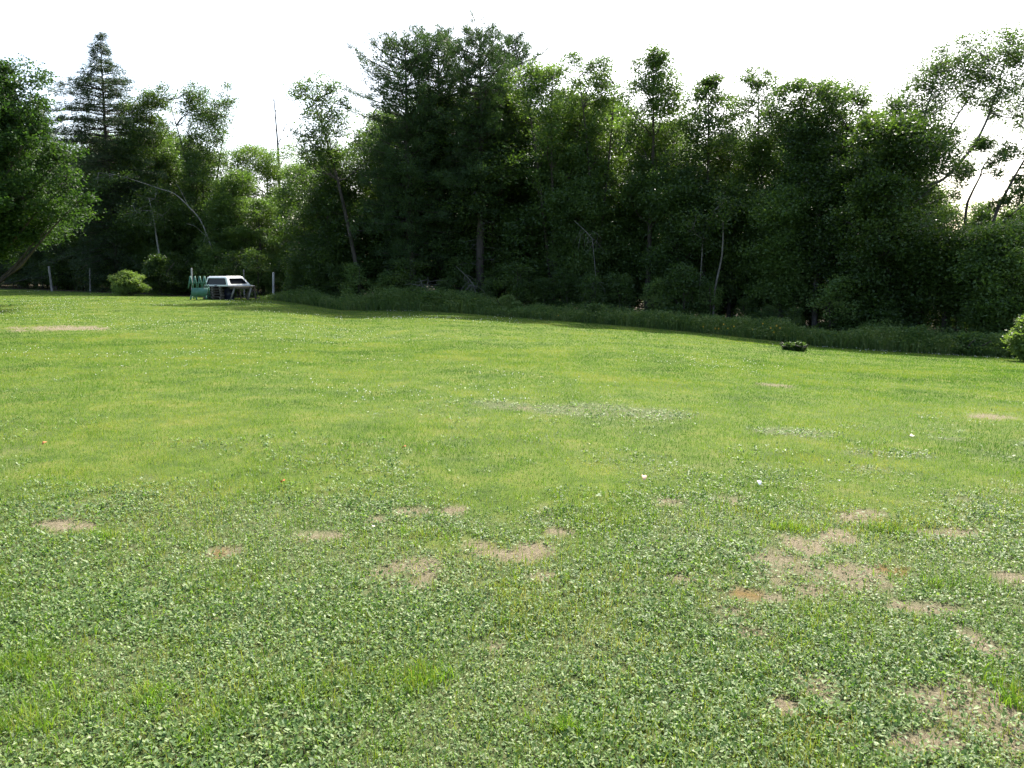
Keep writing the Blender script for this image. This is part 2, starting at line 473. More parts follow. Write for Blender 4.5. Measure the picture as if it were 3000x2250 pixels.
# ------------------------------------------------------------------ masks of the lawn
def EL(px, py, rx, ry):
    """patch of ground given as an ellipse in the photograph"""
    c = ground_pix(px, py); r = ground_pix(px + rx, py); t = ground_pix(px, py - ry)
    return (c.x, c.y, max(abs(r.x - c.x), .03), max(abs(t.y - c.y), .05))
BARE = [EL(e[0], e[1], e[2] * .95, e[3] * .95) for e in [(930, 1575, 130, 20), (650, 1618, 60, 18), (1480, 1640, 150, 26), (1560, 1610, 70, 30), (1400, 1600, 70, 16), (1625, 1562, 60, 11), (1590, 1700, 45, 16), (180, 1552, 110, 14),
        (400, 1622, 60, 10), (2060, 1715, 130, 18), (2190, 1762, 130, 20), (2350, 1598, 70, 18), (2450, 1570, 60, 20), (2530, 1680, 140, 16), (2360, 1735, 110, 14), (2700, 1790, 120, 14),
        (2300, 2090, 80, 50), (2440, 2150, 90, 30), (2860, 2080, 150, 40), (2700, 2190, 130, 30), (2560, 1520, 120, 16), (2130, 1465, 90, 10), (2780, 1560, 110, 10), (2690, 1480, 70, 7), (2880, 1900, 50, 60),
        (1445, 1190, 45, 5), (1535, 1199, 35, 4), (180, 962, 170, 9), (2950, 1225, 90, 9), (2260, 1130, 60, 5), (2330, 1430, 40, 9), (1970, 1475, 60, 10), (1100, 1530, 40, 12), (1590, 1490, 40, 10), (2960, 1700, 60, 14),
        (2180, 1880, 60, 20), (1450, 1910, 50, 16), (1330, 1500, 40, 8), (1200, 1500, 60, 8)]]
MOSS = [EL(*e) for e in [(2360, 2135, 28, 14), (2430, 2155, 40, 10), (2180, 1768, 50, 8), (2600, 1690, 60, 8), (640, 1625, 30, 7)]]
WEEDY = [EL(*e) for e in [(1450, 1185, 120, 18), (1720, 1200, 180, 22), (1960, 1215, 140, 18), (2330, 1268, 140, 12), (2600, 1330, 130, 12), (2900, 1500, 160, 60), (2100, 1490, 420, 60), (1700, 1520, 200, 40),
         (150, 1500, 350, 28), (900, 1490, 330, 22), (2800, 1290, 90, 8), (350, 1450, 160, 10), (2560, 1380, 70, 8)]]
SOFT = [EL(*e) for e in [(1320, 1590, 110, 28), (1440, 1620, 60, 24), (250, 1560, 150, 24), (1450, 1490, 170, 50), (2600, 1450, 240, 60)]]      # finer, yellower grass
TUFT = [EL(*e) for e in [(60, 1960, 130, 60), (70, 2170, 110, 60), (430, 2060, 60, 26), (250, 2080, 50, 20), (600, 2130, 70, 22), (1640, 2170, 60, 22), (1230, 2010, 60, 16), (1250, 1580, 60, 12), (2330, 1560, 90, 14), (2780, 1730, 80, 16), (2960, 2040, 50, 26), (300, 1590, 60, 10), (2600, 1560, 60, 10)]]
def mask(L, x, y, k=0.5):
    m = np.zeros(np.shape(x))
    for cx, cy, rx, ry in L:
        d = ((x - cx) / rx) ** 2 + ((y - cy) / ry) ** 2
        m = np.maximum(m, 1 - d * .5)
    return m
def bare_mask(x, y):
    b = mask(BARE, x, y) + 1.1 * (fbm(x, y, .30, 21, 4) - .5)
    gen = fbm(x, y, .8, 31, 4)
    near = sstep(7.5, 5, y)
    thr = .70 - .05 * sstep(.0, 2.5, x)
    return np.clip(np.maximum(.92 * sstep(.45, .85, b), .8 * near * sstep(thr + .03, thr + .12, gen)), 0, 1)
def weed_mask(x, y):
    right = sstep(-.05, .4, x / np.maximum(y, .5))
    lim = 4.9 + .4 * right + 2.4 * (fbm(x, y, 1.4, 41, 3) - .5)
    w = sstep(lim + 1.5, lim - .6, y) ** 1.4
    w = np.maximum(w, sstep(.4, .8, mask(WEEDY, x, y) + .9 * (fbm(x, y, .9, 44, 3) - .5)))
    w = np.maximum(w, .38 * sstep(.47, .7, fbm(x, y, .9, 47, 4)) * sstep(13, 6, y))
    w = w * (1 - .7 * sstep(.5, .9, mask(SOFT, x, y) + .3 * (fbm(x, y, .5, 49, 2) - .5)))
    return w

# ------------------------------------------------------------------ ground
def build_ground():
    th = np.concatenate([np.linspace(-math.pi, -.85, 60)[:-1], np.linspace(-.85, .85, 320), np.linspace(.85, math.pi, 60)[1:-1]])
    r = np.concatenate([[.15], np.geomspace(.6, 12, 105), np.geomspace(12, 70, 60)[1:], np.geomspace(70, 5000, 22)[1:]])
    A, Rr = np.meshgrid(th, r)
    X = Rr * np.sin(A); Y = Rr * np.cos(A)
    Z = terr(X, Y)
    nr, na = X.shape
    v = np.stack([X, Y, Z], -1).reshape(-1, 3)
    i, j = np.meshgrid(np.arange(nr - 1), np.arange(na), indexing='ij'); j2 = (j + 1) % na
    f = np.stack([i * na + j, i * na + j2, (i + 1) * na + j2, (i + 1) * na + j], -1).reshape(-1, 4)
    me = np_mesh('ground', v, f, None, smooth=True)
    x, y = v[:, 0], v[:, 1]
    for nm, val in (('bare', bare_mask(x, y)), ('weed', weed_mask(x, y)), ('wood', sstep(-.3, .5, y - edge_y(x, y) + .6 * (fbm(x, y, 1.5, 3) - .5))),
                    ('moss', sstep(.3, .7, mask(MOSS, x, y) + .5 * (fbm(x, y, .3, 61, 2) - .5)))):
        a = me.attributes.new(nm, 'FLOAT', 'POINT'); a.data.foreach_set('value', val.astype(np.float32))
    m, n, l = new_mat("lawn_soil")
    out = n.new("ShaderNodeOutputMaterial"); pr = n.new("ShaderNodeBsdfPrincipled"); pr.inputs['Roughness'].default_value = .95
    pr.inputs['Specular IOR Level'].default_value = .1
    g = n.new("ShaderNodeNewGeometry")
    def noise(scale, detail=4, rough=.6):
        z = n.new("ShaderNodeTexNoise"); z.inputs['Scale'].default_value = scale; z.inputs['Detail'].default_value = detail
        z.inputs['Roughness'].default_value = rough
        l.new(g.outputs['Position'], z.inputs['Vector']); return z.outputs['Fac']
    def ramp(src, stops):
        rp = n.new("ShaderNodeValToRGB")
        while len(rp.color_ramp.elements) < len(stops): rp.color_ramp.elements.new(.5)
        for e, (p, c) in zip(rp.color_ramp.elements, stops): e.position = p; e.color = (*c, 1)
        l.new(src, rp.inputs[0]); return rp.outputs[0]
    def attr(nm):
        a = n.new("ShaderNodeAttribute"); a.attribute_name = nm; return a.outputs['Fac']
    def mix(f, a, b):
        x = n.new("ShaderNodeMix"); x.data_type = 'RGBA'; l.new(f, x.inputs[0]); l.new(a, x.inputs[6]); l.new(b, x.inputs[7]); return x.outputs[2]
    grassc = ramp(noise(1.6, 9, .78), [(.3, (.032, .058, .012)), (.5, (.072, .108, .016)), (.7, (.135, .14, .035))])
    weedc = ramp(noise(30, 6, .7), [(.3, (.035, .055, .018)), (.5, (.075, .095, .035)), (.72, (.15, .15, .075))])
    soil = ramp(noise(60, 8, .8), [(.3, (.055, .043, .026)), (.5, (.145, .118, .076)), (.7, (.29, .25, .18))])
    mossc = ramp(noise(40, 5, .7), [(.3, (.09, .06, .025)), (.7, (.17, .12, .04))])
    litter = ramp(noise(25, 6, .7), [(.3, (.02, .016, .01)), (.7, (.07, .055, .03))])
    c = mix(attr('weed'), grassc, weedc)
    c = mix(attr('bare'), c, soil)
    c = mix(attr('moss'), c, mossc)
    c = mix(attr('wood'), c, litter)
    l.new(c, pr.inputs['Base Color'])
    bp = n.new("ShaderNodeBump"); bp.inputs['Strength'].default_value = .7; bp.inputs['Distance'].default_value = .02
    l.new(noise(70, 8, .8), bp.inputs['Height']); l.new(bp.outputs[0], pr.inputs['Normal'])
    l.new(pr.outputs[0], out.inputs['Surface'])
    me.materials.append(m)
    o = link('ground', me); o['kind'] = 'structure'
    return o
build_ground()

def sample_front(rng, n, y0, y1, margin=1.2, power=1.0):
    """points ahead of the camera, y in (y0,y1); power 2: as dense everywhere, 1: density falls with distance"""
    u = rng.random(n)
    if power == 0: y = y0 * (y1 / y0) ** u          # density ~ 1/y^2
    elif power == 1: y = y0 + (y1 - y0) * u         # density ~ 1/y
    else: y = np.sqrt(y0 ** 2 + (y1 ** 2 - y0 ** 2) * u)
    x = (rng.random(n) * 2 - 1) * (.72 * y + margin)
    return x, y

def blades(name, rng, x, y, h, w, mat, tint, lean=.45, segs=1, kind='stuff', zoff=0.0, parent=None):
    n = len(x); z = terr(x, y) - .004 + zoff
    P = np.stack([x, y, z], -1)
    a = rng.uniform(0, 2 * math.pi, n); side = np.stack([np.cos(a), np.sin(a), np.zeros(n)], -1)
    b = rng.uniform(0, 2 * math.pi, n); ln = np.abs(rng.normal(size=n)) * lean
    d = unit(np.stack([np.cos(b) * ln, np.sin(b) * ln, np.ones(n)], -1))
    h = h[:, None]; w = w[:, None]
    if segs == 1:
        v = np.stack([P - side * w * .5, P + side * w * .5, P + d * h], 1).reshape(-1, 3)
        f = np.arange(3 * n).reshape(n, 3); t = np.repeat(tint, 3)
    else:
        bend = np.stack([np.cos(b), np.sin(b), -.5 * np.ones(n)], -1) * h * rng.uniform(.05, .4, n)[:, None]
        v = np.stack([P - side * w * .5, P + side * w * .5, P + d * h * .55 - side * w * .38, P + d * h * .55 + side * w * .38, P + d * h + bend], 1).reshape(-1, 3)
        i = np.arange(n)[:, None] * 5
        f = np.concatenate([i + [0, 1, 3], i + [0, 3, 2], i + [2, 3, 4]], 0); t = np.repeat(tint, 5)
    o = link(name, np_mesh(name, v, f, mat, np.clip(t, 0, 1)), parent)
    return o

def build_lawn():
    rng = np.random.default_rng(11)
    # near blades
    def keep(x, y, kw=.12):
        w = weed_mask(x, y); b = bare_mask(x, y)
        tuft = sstep(.60, .72, fbm(x, y, .35, 77, 2))
        p = (1 - w) * (1 - .8 * b) + w * (kw + .5 * tuft) * (1 - .85 * b)
        p = np.maximum(p, .95 * sstep(.55, .9, mask(TUFT, x, y) + .5 * (fbm(x, y, .15, 79, 2) - .5)))
        p = p * (y < edge_y(x, y) + .8)
        return rng.random(len(x)) < p, w
    x, y = sample_front(rng, 230000, 1.7, 8.0, power=1)
    k, w = keep(x, y, .38); x, y, w = x[k], y[k], w[k]
    n = len(x); lw = sstep(.5, .7, fbm(x, y, .5, 81, 3))
    hh = rng.uniform(.018, .045, n) * (1 + .5 * lw) * (1 + .6 * w)
    tf = sstep(.5, .9, mask(TUFT, x, y)); hh = hh * (1 + .7 * tf)
    ti = rng.uniform(.1, .7, n) + .22 * w + .1 * tf
    blades('grass', rng, x, y, hh, rng.uniform(.6, 1.3, n) * (.0017 + .00036 * y) * (1 + .3 * w), M['grass'], ti, lean=.8, segs=1).update_tag()
    o = bpy.data.objects['grass']; tag(o, 'short yellow green grass blades growing between the weeds in the foreground', 'grass', kind='stuff')
    TX = []; TY = []
    for cx, cy, rx, ry in TUFT:
        m_ = int(1500 * min(max(rx * ry / .05, .25), 2.2)); TX.append(cx + rng.normal(size=m_) * rx * .9); TY.append(cy + rng.normal(size=m_) * ry * .9)
    x = np.concatenate(TX); y = np.concatenate(TY); cl = fbm(x, y, .11, 85, 3); kk = (cl > .5) & (y > 1.6); x, y = x[kk], y[kk]; n = len(x)
    o = blades('grass_tufts', rng, x, y, rng.uniform(.03, .075, n) * (.6 + cl[kk]), rng.uniform(.003, .0055, n), M['tuft'], rng.uniform(.1, .9, n), lean=.6, segs=2)
    tag(o, 'bright yellow green grass tufts standing out of the foreground weeds', 'grass', kind='stuff')
    x, y = sample_front(rng, 430000, 8.0, 19.5, margin=2, power=1)
    k, w = keep(x, y); k &= rng.random(len(x)) < 1 - .9 * sstep(16.4, 19.5, y); x, y, w = x[k], y[k], w[k]; n = len(x)
    dead = (rng.random(n) < .10) * .3
    o = blades('grass', rng, x, y, (.7 + .6 * fbm(x, y, .6, 83, 3)) * rng.uniform(.02, .045, n), rng.uniform(.6, 1.35, n) * (.0002 + .00056 * y), M['grass'], rng.uniform(.2, .62, n) + dead, lean=.8)
    tag(o, 'mown grass of the middle lawn beyond the weedy patch', 'grass', kind='stuff')
    x, y = sample_front(rng, 340000, 16.5, 60.0, margin=3, power=0)
    k, w = keep(x, y); k &= rng.random(len(x)) < sstep(16.4, 19.6, y); x, y, w = x[k], y[k], w[k]; n = len(x)
    sc = .7 + y / 40
    o = blades('grass', rng, x, y, rng.uniform(.025, .045, n) * (.9 + .1 * sc), rng.uniform(.6, 1.35, n) * np.minimum(.00075 * y, .028), M['grass'], rng.uniform(.22, .58, n), lean=.7)
    tag(o, 'bright mown grass of the far lawn reaching the wood', 'grass', kind='stuff')
    # broad leaved weeds: rosettes
    def rosettes(n, y0, y1, per, L0, L1, full, label, power=1, tbias=0, margin=1.0):
        x, y = sample_front(rng, n, y0, y1, margin=margin, power=power)
        b = bare_mask(x, y); w = weed_mask(x, y)
        k = rng.random(n) < w * (1 - .93 * b) * (.62 + .5 * sstep(.35, .6, fbm(x, y, .16, 95, 3))); x, y = x[k], y[k]; n = len(x)
        big = sstep(.35, .65, fbm(x, y, .7, 91, 3))
        X = np.repeat(x, per); Y = np.repeat(y, per); m = n * per
        X = X + rng.normal(size=m) * .016; Y = Y + rng.normal(size=m) * .016
        Z = terr(X, Y) + rng.uniform(.0, .022, m) * np.repeat(.6 + .6 * big, per)
        a = rng.uniform(0, 2 * math.pi, m); el = rng.uniform(.0, 1.15, m)
        d = np.stack([np.cos(a) * np.cos(el), np.sin(a) * np.cos(el), np.sin(el)], -1)
        s = np.stack([-np.sin(a), np.cos(a), np.zeros(m)], -1)
        s = unit(s + rng.normal(size=(m, 3)) * .25); up = unit(np.cross(s, d) * -1); up *= np.sign(up[:, 2:3] + 1e-6)
        L = (rng.uniform(L0, L1, m) * np.repeat(.82 + .26 * big, per))[:, None]; W = L * rng.uniform(.40, .62, m)[:, None]
        P = np.stack([X, Y, Z], -1)
        tint = np.clip(np.repeat(rng.uniform(-.12, .12, n), per) + rng.beta(1.6, 2.2, m) + tbias + .06 * (.5 - np.repeat(big, per)), 0, 1)
        curl = rng.uniform(.0, .35, m)[:, None]
        if full:
            c1 = P + d * L * .55 - up * W * .14
            v = np.stack([P, P + d * L * .5 + s * W * .5, P + d * L - up * L * curl * .6, P + d * L * .5 - s * W * .5, c1], 1).reshape(-1, 3)
            i = np.arange(m)[:, None] * 5
            f = np.concatenate([i + [0, 1, 4], i + [1, 2, 4], i + [2, 3, 4], i + [3, 0, 4]], 0); t = np.repeat(tint, 5)
        else:
            v = np.stack([P, P + d * L * .5 + s * W * .5, P + d * L - up * L * curl * .6, P + d * L * .5 - s * W * .5], 1).reshape(-1, 3)
            f = np.arange(4 * m).reshape(m, 4); t = np.repeat(tint, 4)
        o = link('weeds', np_mesh('weeds', v, f, M['weed'], t)); tag(o, label, 'weeds', kind='stuff')
        return m
    rosettes(34000, 1.7, 3.6, 5, .012, .024, 1, 'grey green broad leaved weeds carpeting the nearest ground', power=1, margin=.8)
    rosettes(34000, 3.6, 6.5, 5, .014, .027, 0, 'grey green broad leaved weeds carpeting the ground before the lawn', power=1)
    rosettes(22000, 6.5, 12.0, 4, .020, .036, 0, 'grey green broad leaved weeds in patches of the middle lawn', power=1, margin=1.5)
    rosettes(9000, 12.0, 20.0, 3, .035, .06, 0, 'grey green weed patches farther out in the lawn', power=1, margin=2)
    # thin reddish seed stalks and dry straw
    x, y = sample_front(rng, 9000, 1.8, 6.0, power=1); k = (rng.random(len(x)) < weed_mask(x, y)) & (rng.random(len(x)) > .6 * bare_mask(x, y)); x, y = x[k], y[k]; n = len(x)
    o = blades('seed_stalks', rng, x, y, rng.uniform(.05, .12, n), np.full(n, .0022), M['stalk'], rng.random(n), lean=.18, segs=1)
    tag(o, 'thin brown seed stalks standing among the foreground weeds', 'seed stalks', kind='stuff')
    x, y = sample_front(rng, 26000, 1.8, 9.0, power=1); k = rng.random(len(x)) < .08 + .85 * bare_mask(x, y); x, y = x[k], y[k]; n = len(x)
    o = blades('dry_straw', rng, x, y, rng.uniform(.02, .06, n), rng.uniform(.001, .0025, n), M['straw'], rng.random(n), lean=3.0, segs=1)
    tag(o, 'dry pale straw and thatch lying on the bare patches', 'straw', kind='stuff')
    # loose pebbles / crumbs on bare soil
    x, y = sample_front(rng, 60000, 1.8, 9.0, power=1); k = rng.random(len(x)) < .9 * bare_mask(x, y); x, y = x[k], y[k]; n = len(x)
    P = np.stack([x, y, terr(x, y)], -1); r = rng.uniform(.0015, .005, n)[:, None]
    o3 = np.array([[1, 0, 0], [0, 1, 0], [-1, 0, 0], [0, -1, 0], [0, 0, .8]])
    v = (P[:, None, :] + o3[None] * r[:, None] * rng.uniform(.6, 1.3, (n, 5, 1))).reshape(-1, 3); i = np.arange(n)[:, None] * 5
    f = np.concatenate([i + [0, 1, 4], i + [1, 2, 4], i + [2, 3, 4], i + [3, 0, 4]], 0)
    o = link('gravel', np_mesh('gravel', v, f, M['crumb'])); tag(o, 'fine grit and soil crumbs on the bare patches', 'gravel', kind='stuff')
    # white clover heads
    x, y = sample_front(rng, 16000, 9.0, 52.0, margin=2, power=1)
    c = fbm(x, y, 4.5, 55, 3); k = (c > .50) & (rng.random(len(x)) < sstep(.50, .66, c) * .8) & (y < edge_y(x, y) - .2); x, y = x[k], y[k]; n = len(x)
    P = np.stack([x, y, terr(x, y) + rng.uniform(.045, .08, n)], -1); r = (rng.uniform(.004, .0095, n) * (.75 + y / 40))[:, None]
    o6 = np.array([[1, 0, 0], [0, 1, 0], [-1, 0, 0], [0, -1, 0], [0, 0, 1], [0, 0, -1]])
    v = (P[:, None, :] + o6[None] * r[:, None]).reshape(-1, 3); i = np.arange(n)[:, None] * 6
    f = np.concatenate([i + q for q in ([0, 1, 4], [1, 2, 4], [2, 3, 4], [3, 0, 4], [1, 0, 5], [2, 1, 5], [3, 2, 5], [0, 3, 5])], 0)
    o = link('clover_flowers', np_mesh('clover_flowers', v, f, M['petal_white'])); tag(o, 'tiny white clover flowers dotted over the mown lawn', 'flowers', kind='stuff')
build_lawn()

# ------------------------------------------------------------------ tall weeds along the wood
def build_edge():
    rng = np.random.default_rng(23)
    n = 42000
    u = rng.uniform(-.36, .80, n)
    dy = rng.random(n) ** .8 * 2.7 + .15
    ye = np.interp(u, EU, EY); y = ye + dy; x = u * ye
    hs = fbm(x, y, 2.2, 71, 3)
    left = sstep(-.36, -.27, u)
    H = (.15 + 1.15 * hs ** 1.5 + .5 * fbm(x, y, .5, 75, 2)) * left * (.55 + .45 * sstep(0, 1.2, dy))
    k = H > .18; x, y, H = x[k], y[k], H[k]; n = len(x)
    o = blades('tall_weeds', rng, x, y, H * rng.uniform(.7, 1.15, n), rng.uniform(.012, .03, n), M['tallweed'], rng.uniform(.1, .8, n), lean=.22, segs=2)
    tag(o, 'unmown tall grass strip along the foot of the wood', 'tall grass', kind='stuff')
    m = 70000; i = rng.integers(0, n, m)
    P = np.stack([x[i] + rng.normal(size=m) * .1, y[i] + rng.normal(size=m) * .1, terr(x[i], y[i]) + H[i] * rng.uniform(.15, .95, m)], -1)
    v, f, t = leaf_quads(rng, P, .10, .05, up=.6)
    o = link('tall_weeds', np_mesh('tall_weeds', v, f, M['tallweed'], t)); tag(o, 'leafy weeds and goldenrod stems in front of the trees', 'weeds', kind='stuff')
    # yellow flowers among them
    pts = [(1636, 930), (2258, 961), (2275, 954), (2285, 961), (2267, 973), (2205, 965), (2120, 950), (2150, 956), (2105, 973), (2095, 968), (2235, 948), (2132, 962), (2060, 957)]
    ordn = ['first', 'second', 'third', 'fourth', 'fifth', 'sixth', 'seventh', 'eighth', 'ninth', 'tenth', 'eleventh', 'twelfth', 'last']
    for k, (px, py) in enumerate(sorted(pts)):
        e = float(np.interp((px - 1500) / F3, EU, EY)) + .25
        p = pix_at(px, py, e)
        t = Tubes(); g = tz(p.x, p.y)
        r = empty('yellow_flower', (p.x, p.y, g)); h = max(p.z - g, .25)
        t.tube([(0, 0, 0), (.02, 0, h * .5), (0, 0, h)], [.006, .005, .004], 4); link('stem', t.mesh('stem', M['tallweed']), r)
        q = Tubes()
        for j in range(7):
            a = j * .9; q.bar((0, 0, h), (.034 * math.cos(a), -.02, h + .034 * math.sin(a)), .015, .005)
        link('petals', q.mesh('petals', M['petal_yellow'], False), r)
        lab = 'single yellow lily bloom in the tall grass left of the other blooms' if k == 0 else '%s small yellow bloom counted from the left among the tall weeds' % ordn[k]
        tag(r, lab, 'flower', 'yellow blooms in the tall weeds')
build_edge()

# ------------------------------------------------------------------ front row of trees
def E(px): return float(np.interp((px - 1500) / F3, EU, EY))
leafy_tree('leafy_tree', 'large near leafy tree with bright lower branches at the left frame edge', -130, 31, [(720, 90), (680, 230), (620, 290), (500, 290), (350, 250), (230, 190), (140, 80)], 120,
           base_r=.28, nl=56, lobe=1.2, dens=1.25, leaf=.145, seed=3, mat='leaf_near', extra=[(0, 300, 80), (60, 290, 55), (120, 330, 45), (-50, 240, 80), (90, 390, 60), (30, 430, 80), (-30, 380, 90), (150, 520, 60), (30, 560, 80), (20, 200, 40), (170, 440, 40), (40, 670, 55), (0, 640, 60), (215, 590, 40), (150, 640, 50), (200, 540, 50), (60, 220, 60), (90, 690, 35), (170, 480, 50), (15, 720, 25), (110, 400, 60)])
pine_tree('dark spruce with drooping branches between the near leafy tree and the tall spruce', 165, 58, 300, [(800, 110), (600, 95), (420, 55), (300, 6)], 5, mat='spruce', name='spruce_tree', droop=.5, ntuft=15, step=.4, dead=False, tuft=.15, nb=6)
pine_tree('dark spruce half hidden behind the crown of the near leafy tree', 60, 60, 215, [(800, 120), (600, 100), (400, 60), (215, 6)], 6, mat='spruce', name='spruce_tree', droop=.5, ntuft=15, step=.42, dead=False, tuft=.15, nb=6)
pine_tree('tallest dark spruce with a thin pointed tip above the lone bush', 343, 55, 95, [(830, 130), (700, 165), (500, 160), (380, 150), (290, 118), (220, 72), (150, 28), (95, 3)], 7, mat='spruce', name='spruce_tree', droop=.55, ntuft=16, step=.34, dead=False, tuft=.16, nb=7)
leafy_tree('leafy_tree', 'olive green leafy tree close against the right side of the tall spruce', 450, 55, [(800, 60), (700, 90), (550, 100), (400, 85), (300, 45)], 262, nl=26, lobe=1.2, dens=1.0, seed=8, mat='leaf_dark', lean=20,
           extra=[(490, 275, 25), (380, 330, 40), (300, 640, 60), (330, 560, 60)])
leafy_tree('leafy_tree', 'rounded grey green tree with two loose tufts above the truck cap', 610, 55, [(820, 70), (700, 95), (550, 100), (430, 95), (360, 75), (290, 40)], 255, nl=26, lobe=1.1, dens=.95, seed=9, mat='leaf', stems=2,
           extra=[(590, 262, 26), (665, 275, 30), (640, 320, 40), (545, 330, 30)])
leafy_tree('leafy_tree', 'low yellow green tree under the open gap in the skyline', 790, 58, [(830, 70), (700, 110), (600, 110), (520, 80)], 440, nl=22, lobe=1.3, dens=1.0, seed=12, mat='leaf_light', extra=[(730, 455, 35), (850, 450, 35), (900, 520, 50), (700, 500, 40)])
leafy_tree('leafy_tree', 'small yellow green tree behind the fence posts right of the truck cap', 690, 53, [(830, 80), (740, 90), (640, 80), (560, 50)], 500, nl=18, lobe=1.2, dens=1.0, seed=13, mat='leaf_light')
leafy_tree('leafy_tree', 'leaning tree with an open arching crown left of the pines', 1060, 44, [(480, 60), (420, 80), (350, 80), (290, 50)], 245, lean=-120, nl=9, lobe=.9, dens=.75, seed=14, mat='leaf', base_r=.13, jitter=.9,
           extra=[(890, 270, 28), (940, 250, 32), (985, 262, 26), (880, 340, 36), (930, 330, 34), (900, 400, 34), (965, 395, 40), (880, 450, 30), (1010, 300, 18), (930, 470, 40), (1035, 410, 34), (1000, 480, 45), (1080, 470, 40)])
leafy_tree('leafy_tree', 'shadowed green tree below the leaning tree crown', 960, 46, [(840, 80), (740, 110), (640, 110), (560, 70)], 510, nl=22, lobe=1.2, dens=1.0, seed=15, mat='leaf_dark')
pine_tree('leftmost white pine of the tall clump with long feathery limbs', 1205, 44, 110, [(760, 120), (640, 150), (480, 140), (350, 145), (230, 130), (160, 90), (110, 35)], 21, base_r=.26, lean=-10)
pine_tree('second white pine of the clump with a dense dark top', 1290, 45.5, 92, [(640, 90), (500, 120), (350, 125), (200, 115), (130, 80), (92, 30)], 22, base_r=.24)
pine_tree('tallest white pine at the right of the clump with a loose top', 1410, 43.5, 82, [(620, 95), (480, 110), (330, 125), (200, 115), (120, 85), (82, 32)], 23, base_r=.26)
pine_tree('thin pine behind the right edge of the pine clump', 1495, 47, 112, [(600, 60), (450, 80), (280, 90), (180, 75), (112, 28)], 24, base_r=.18)
leafy_tree('leafy_tree', 'many stemmed airy tree just right of the pine clump', 1620, 42, [(560, 90), (450, 120), (340, 130), (250, 115), (200, 70)], 178, stems=3, nl=26, lobe=.95, dens=.8, seed=31, mat='leaf_light', base_r=.15,
           extra=[(1560, 195, 26), (1680, 180, 22), (1500, 260, 40), (1620, 200, 30)])
leafy_tree('leafy_tree', 'forked airy tree with upright stems beside the first gap in the tops', 1745, 41, [(560, 60), (430, 70), (320, 70), (240, 55), (200, 30)], 178, stems=2, nl=16, lobe=.9, dens=.8, seed=32, mat='leaf', base_r=.13,
           extra=[(1760, 200, 28), (1720, 250, 35), (1770, 300, 36)])
leafy_tree('leafy_tree', 'tall slim tree with a narrow rounded top at the middle right', 1900, 40, [(600, 80), (450, 90), (330, 85), (250, 60), (190, 40)], 150, nl=22, lobe=.9, dens=.85, seed=33, mat='leaf', base_r=.15,
           extra=[(1900, 175, 36), (1930, 170, 28), (1865, 200, 26), (1970, 260, 30), (1830, 300, 34)])
leafy_tree('leafy_tree', 'slender tree with drooping clumps right of the narrow rounded top', 2060, 39, [(640, 80), (500, 85), (400, 80), (320, 60), (260, 30)], 220, nl=18, lobe=.85, dens=.85, seed=34, mat='leaf', base_r=.13, extra=[(2060, 250, 26), (2120, 300, 30), (2030, 330, 36)])
leafy_tree('leafy_tree', 'sparse tall tree with sky showing through its thin top', 2200, 40, [(520, 50), (400, 70), (300, 60), (230, 45)], 200, nl=16, lobe=.75, dens=.6, seed=35, mat='leaf', base_r=.11, extra=[(2190, 220, 26), (2220, 240, 26), (2160, 290, 26), (2130, 350, 26)])
leafy_tree('leafy_tree', 'broad tree with a wide flat grey green crown', 2390, 37, [(560, 120), (440, 135), (340, 135), (270, 110)], 238, nl=34, lobe=.95, dens=.85, seed=36, mat='leaf', base_r=.17, stems=2,
           extra=[(2300, 265, 34), (2360, 255, 34), (2430, 260, 30), (2500, 262, 30), (2510, 310, 36), (2250, 330, 30), (2450, 330, 40)])
leafy_tree('leafy_tree', 'dense dark green tree with a bright rim in front of the pale trunk', 2600, 33, [(980, 100), (800, 150), (640, 160), (500, 150), (420, 110), (350, 70)], 330, nl=46, lobe=1.0, dens=1.15, seed=37, mat='leaf_dark', base_r=.16,
           extra=[(2560, 350, 36), (2640, 380, 36), (2690, 400, 30), (2720, 420, 25)])
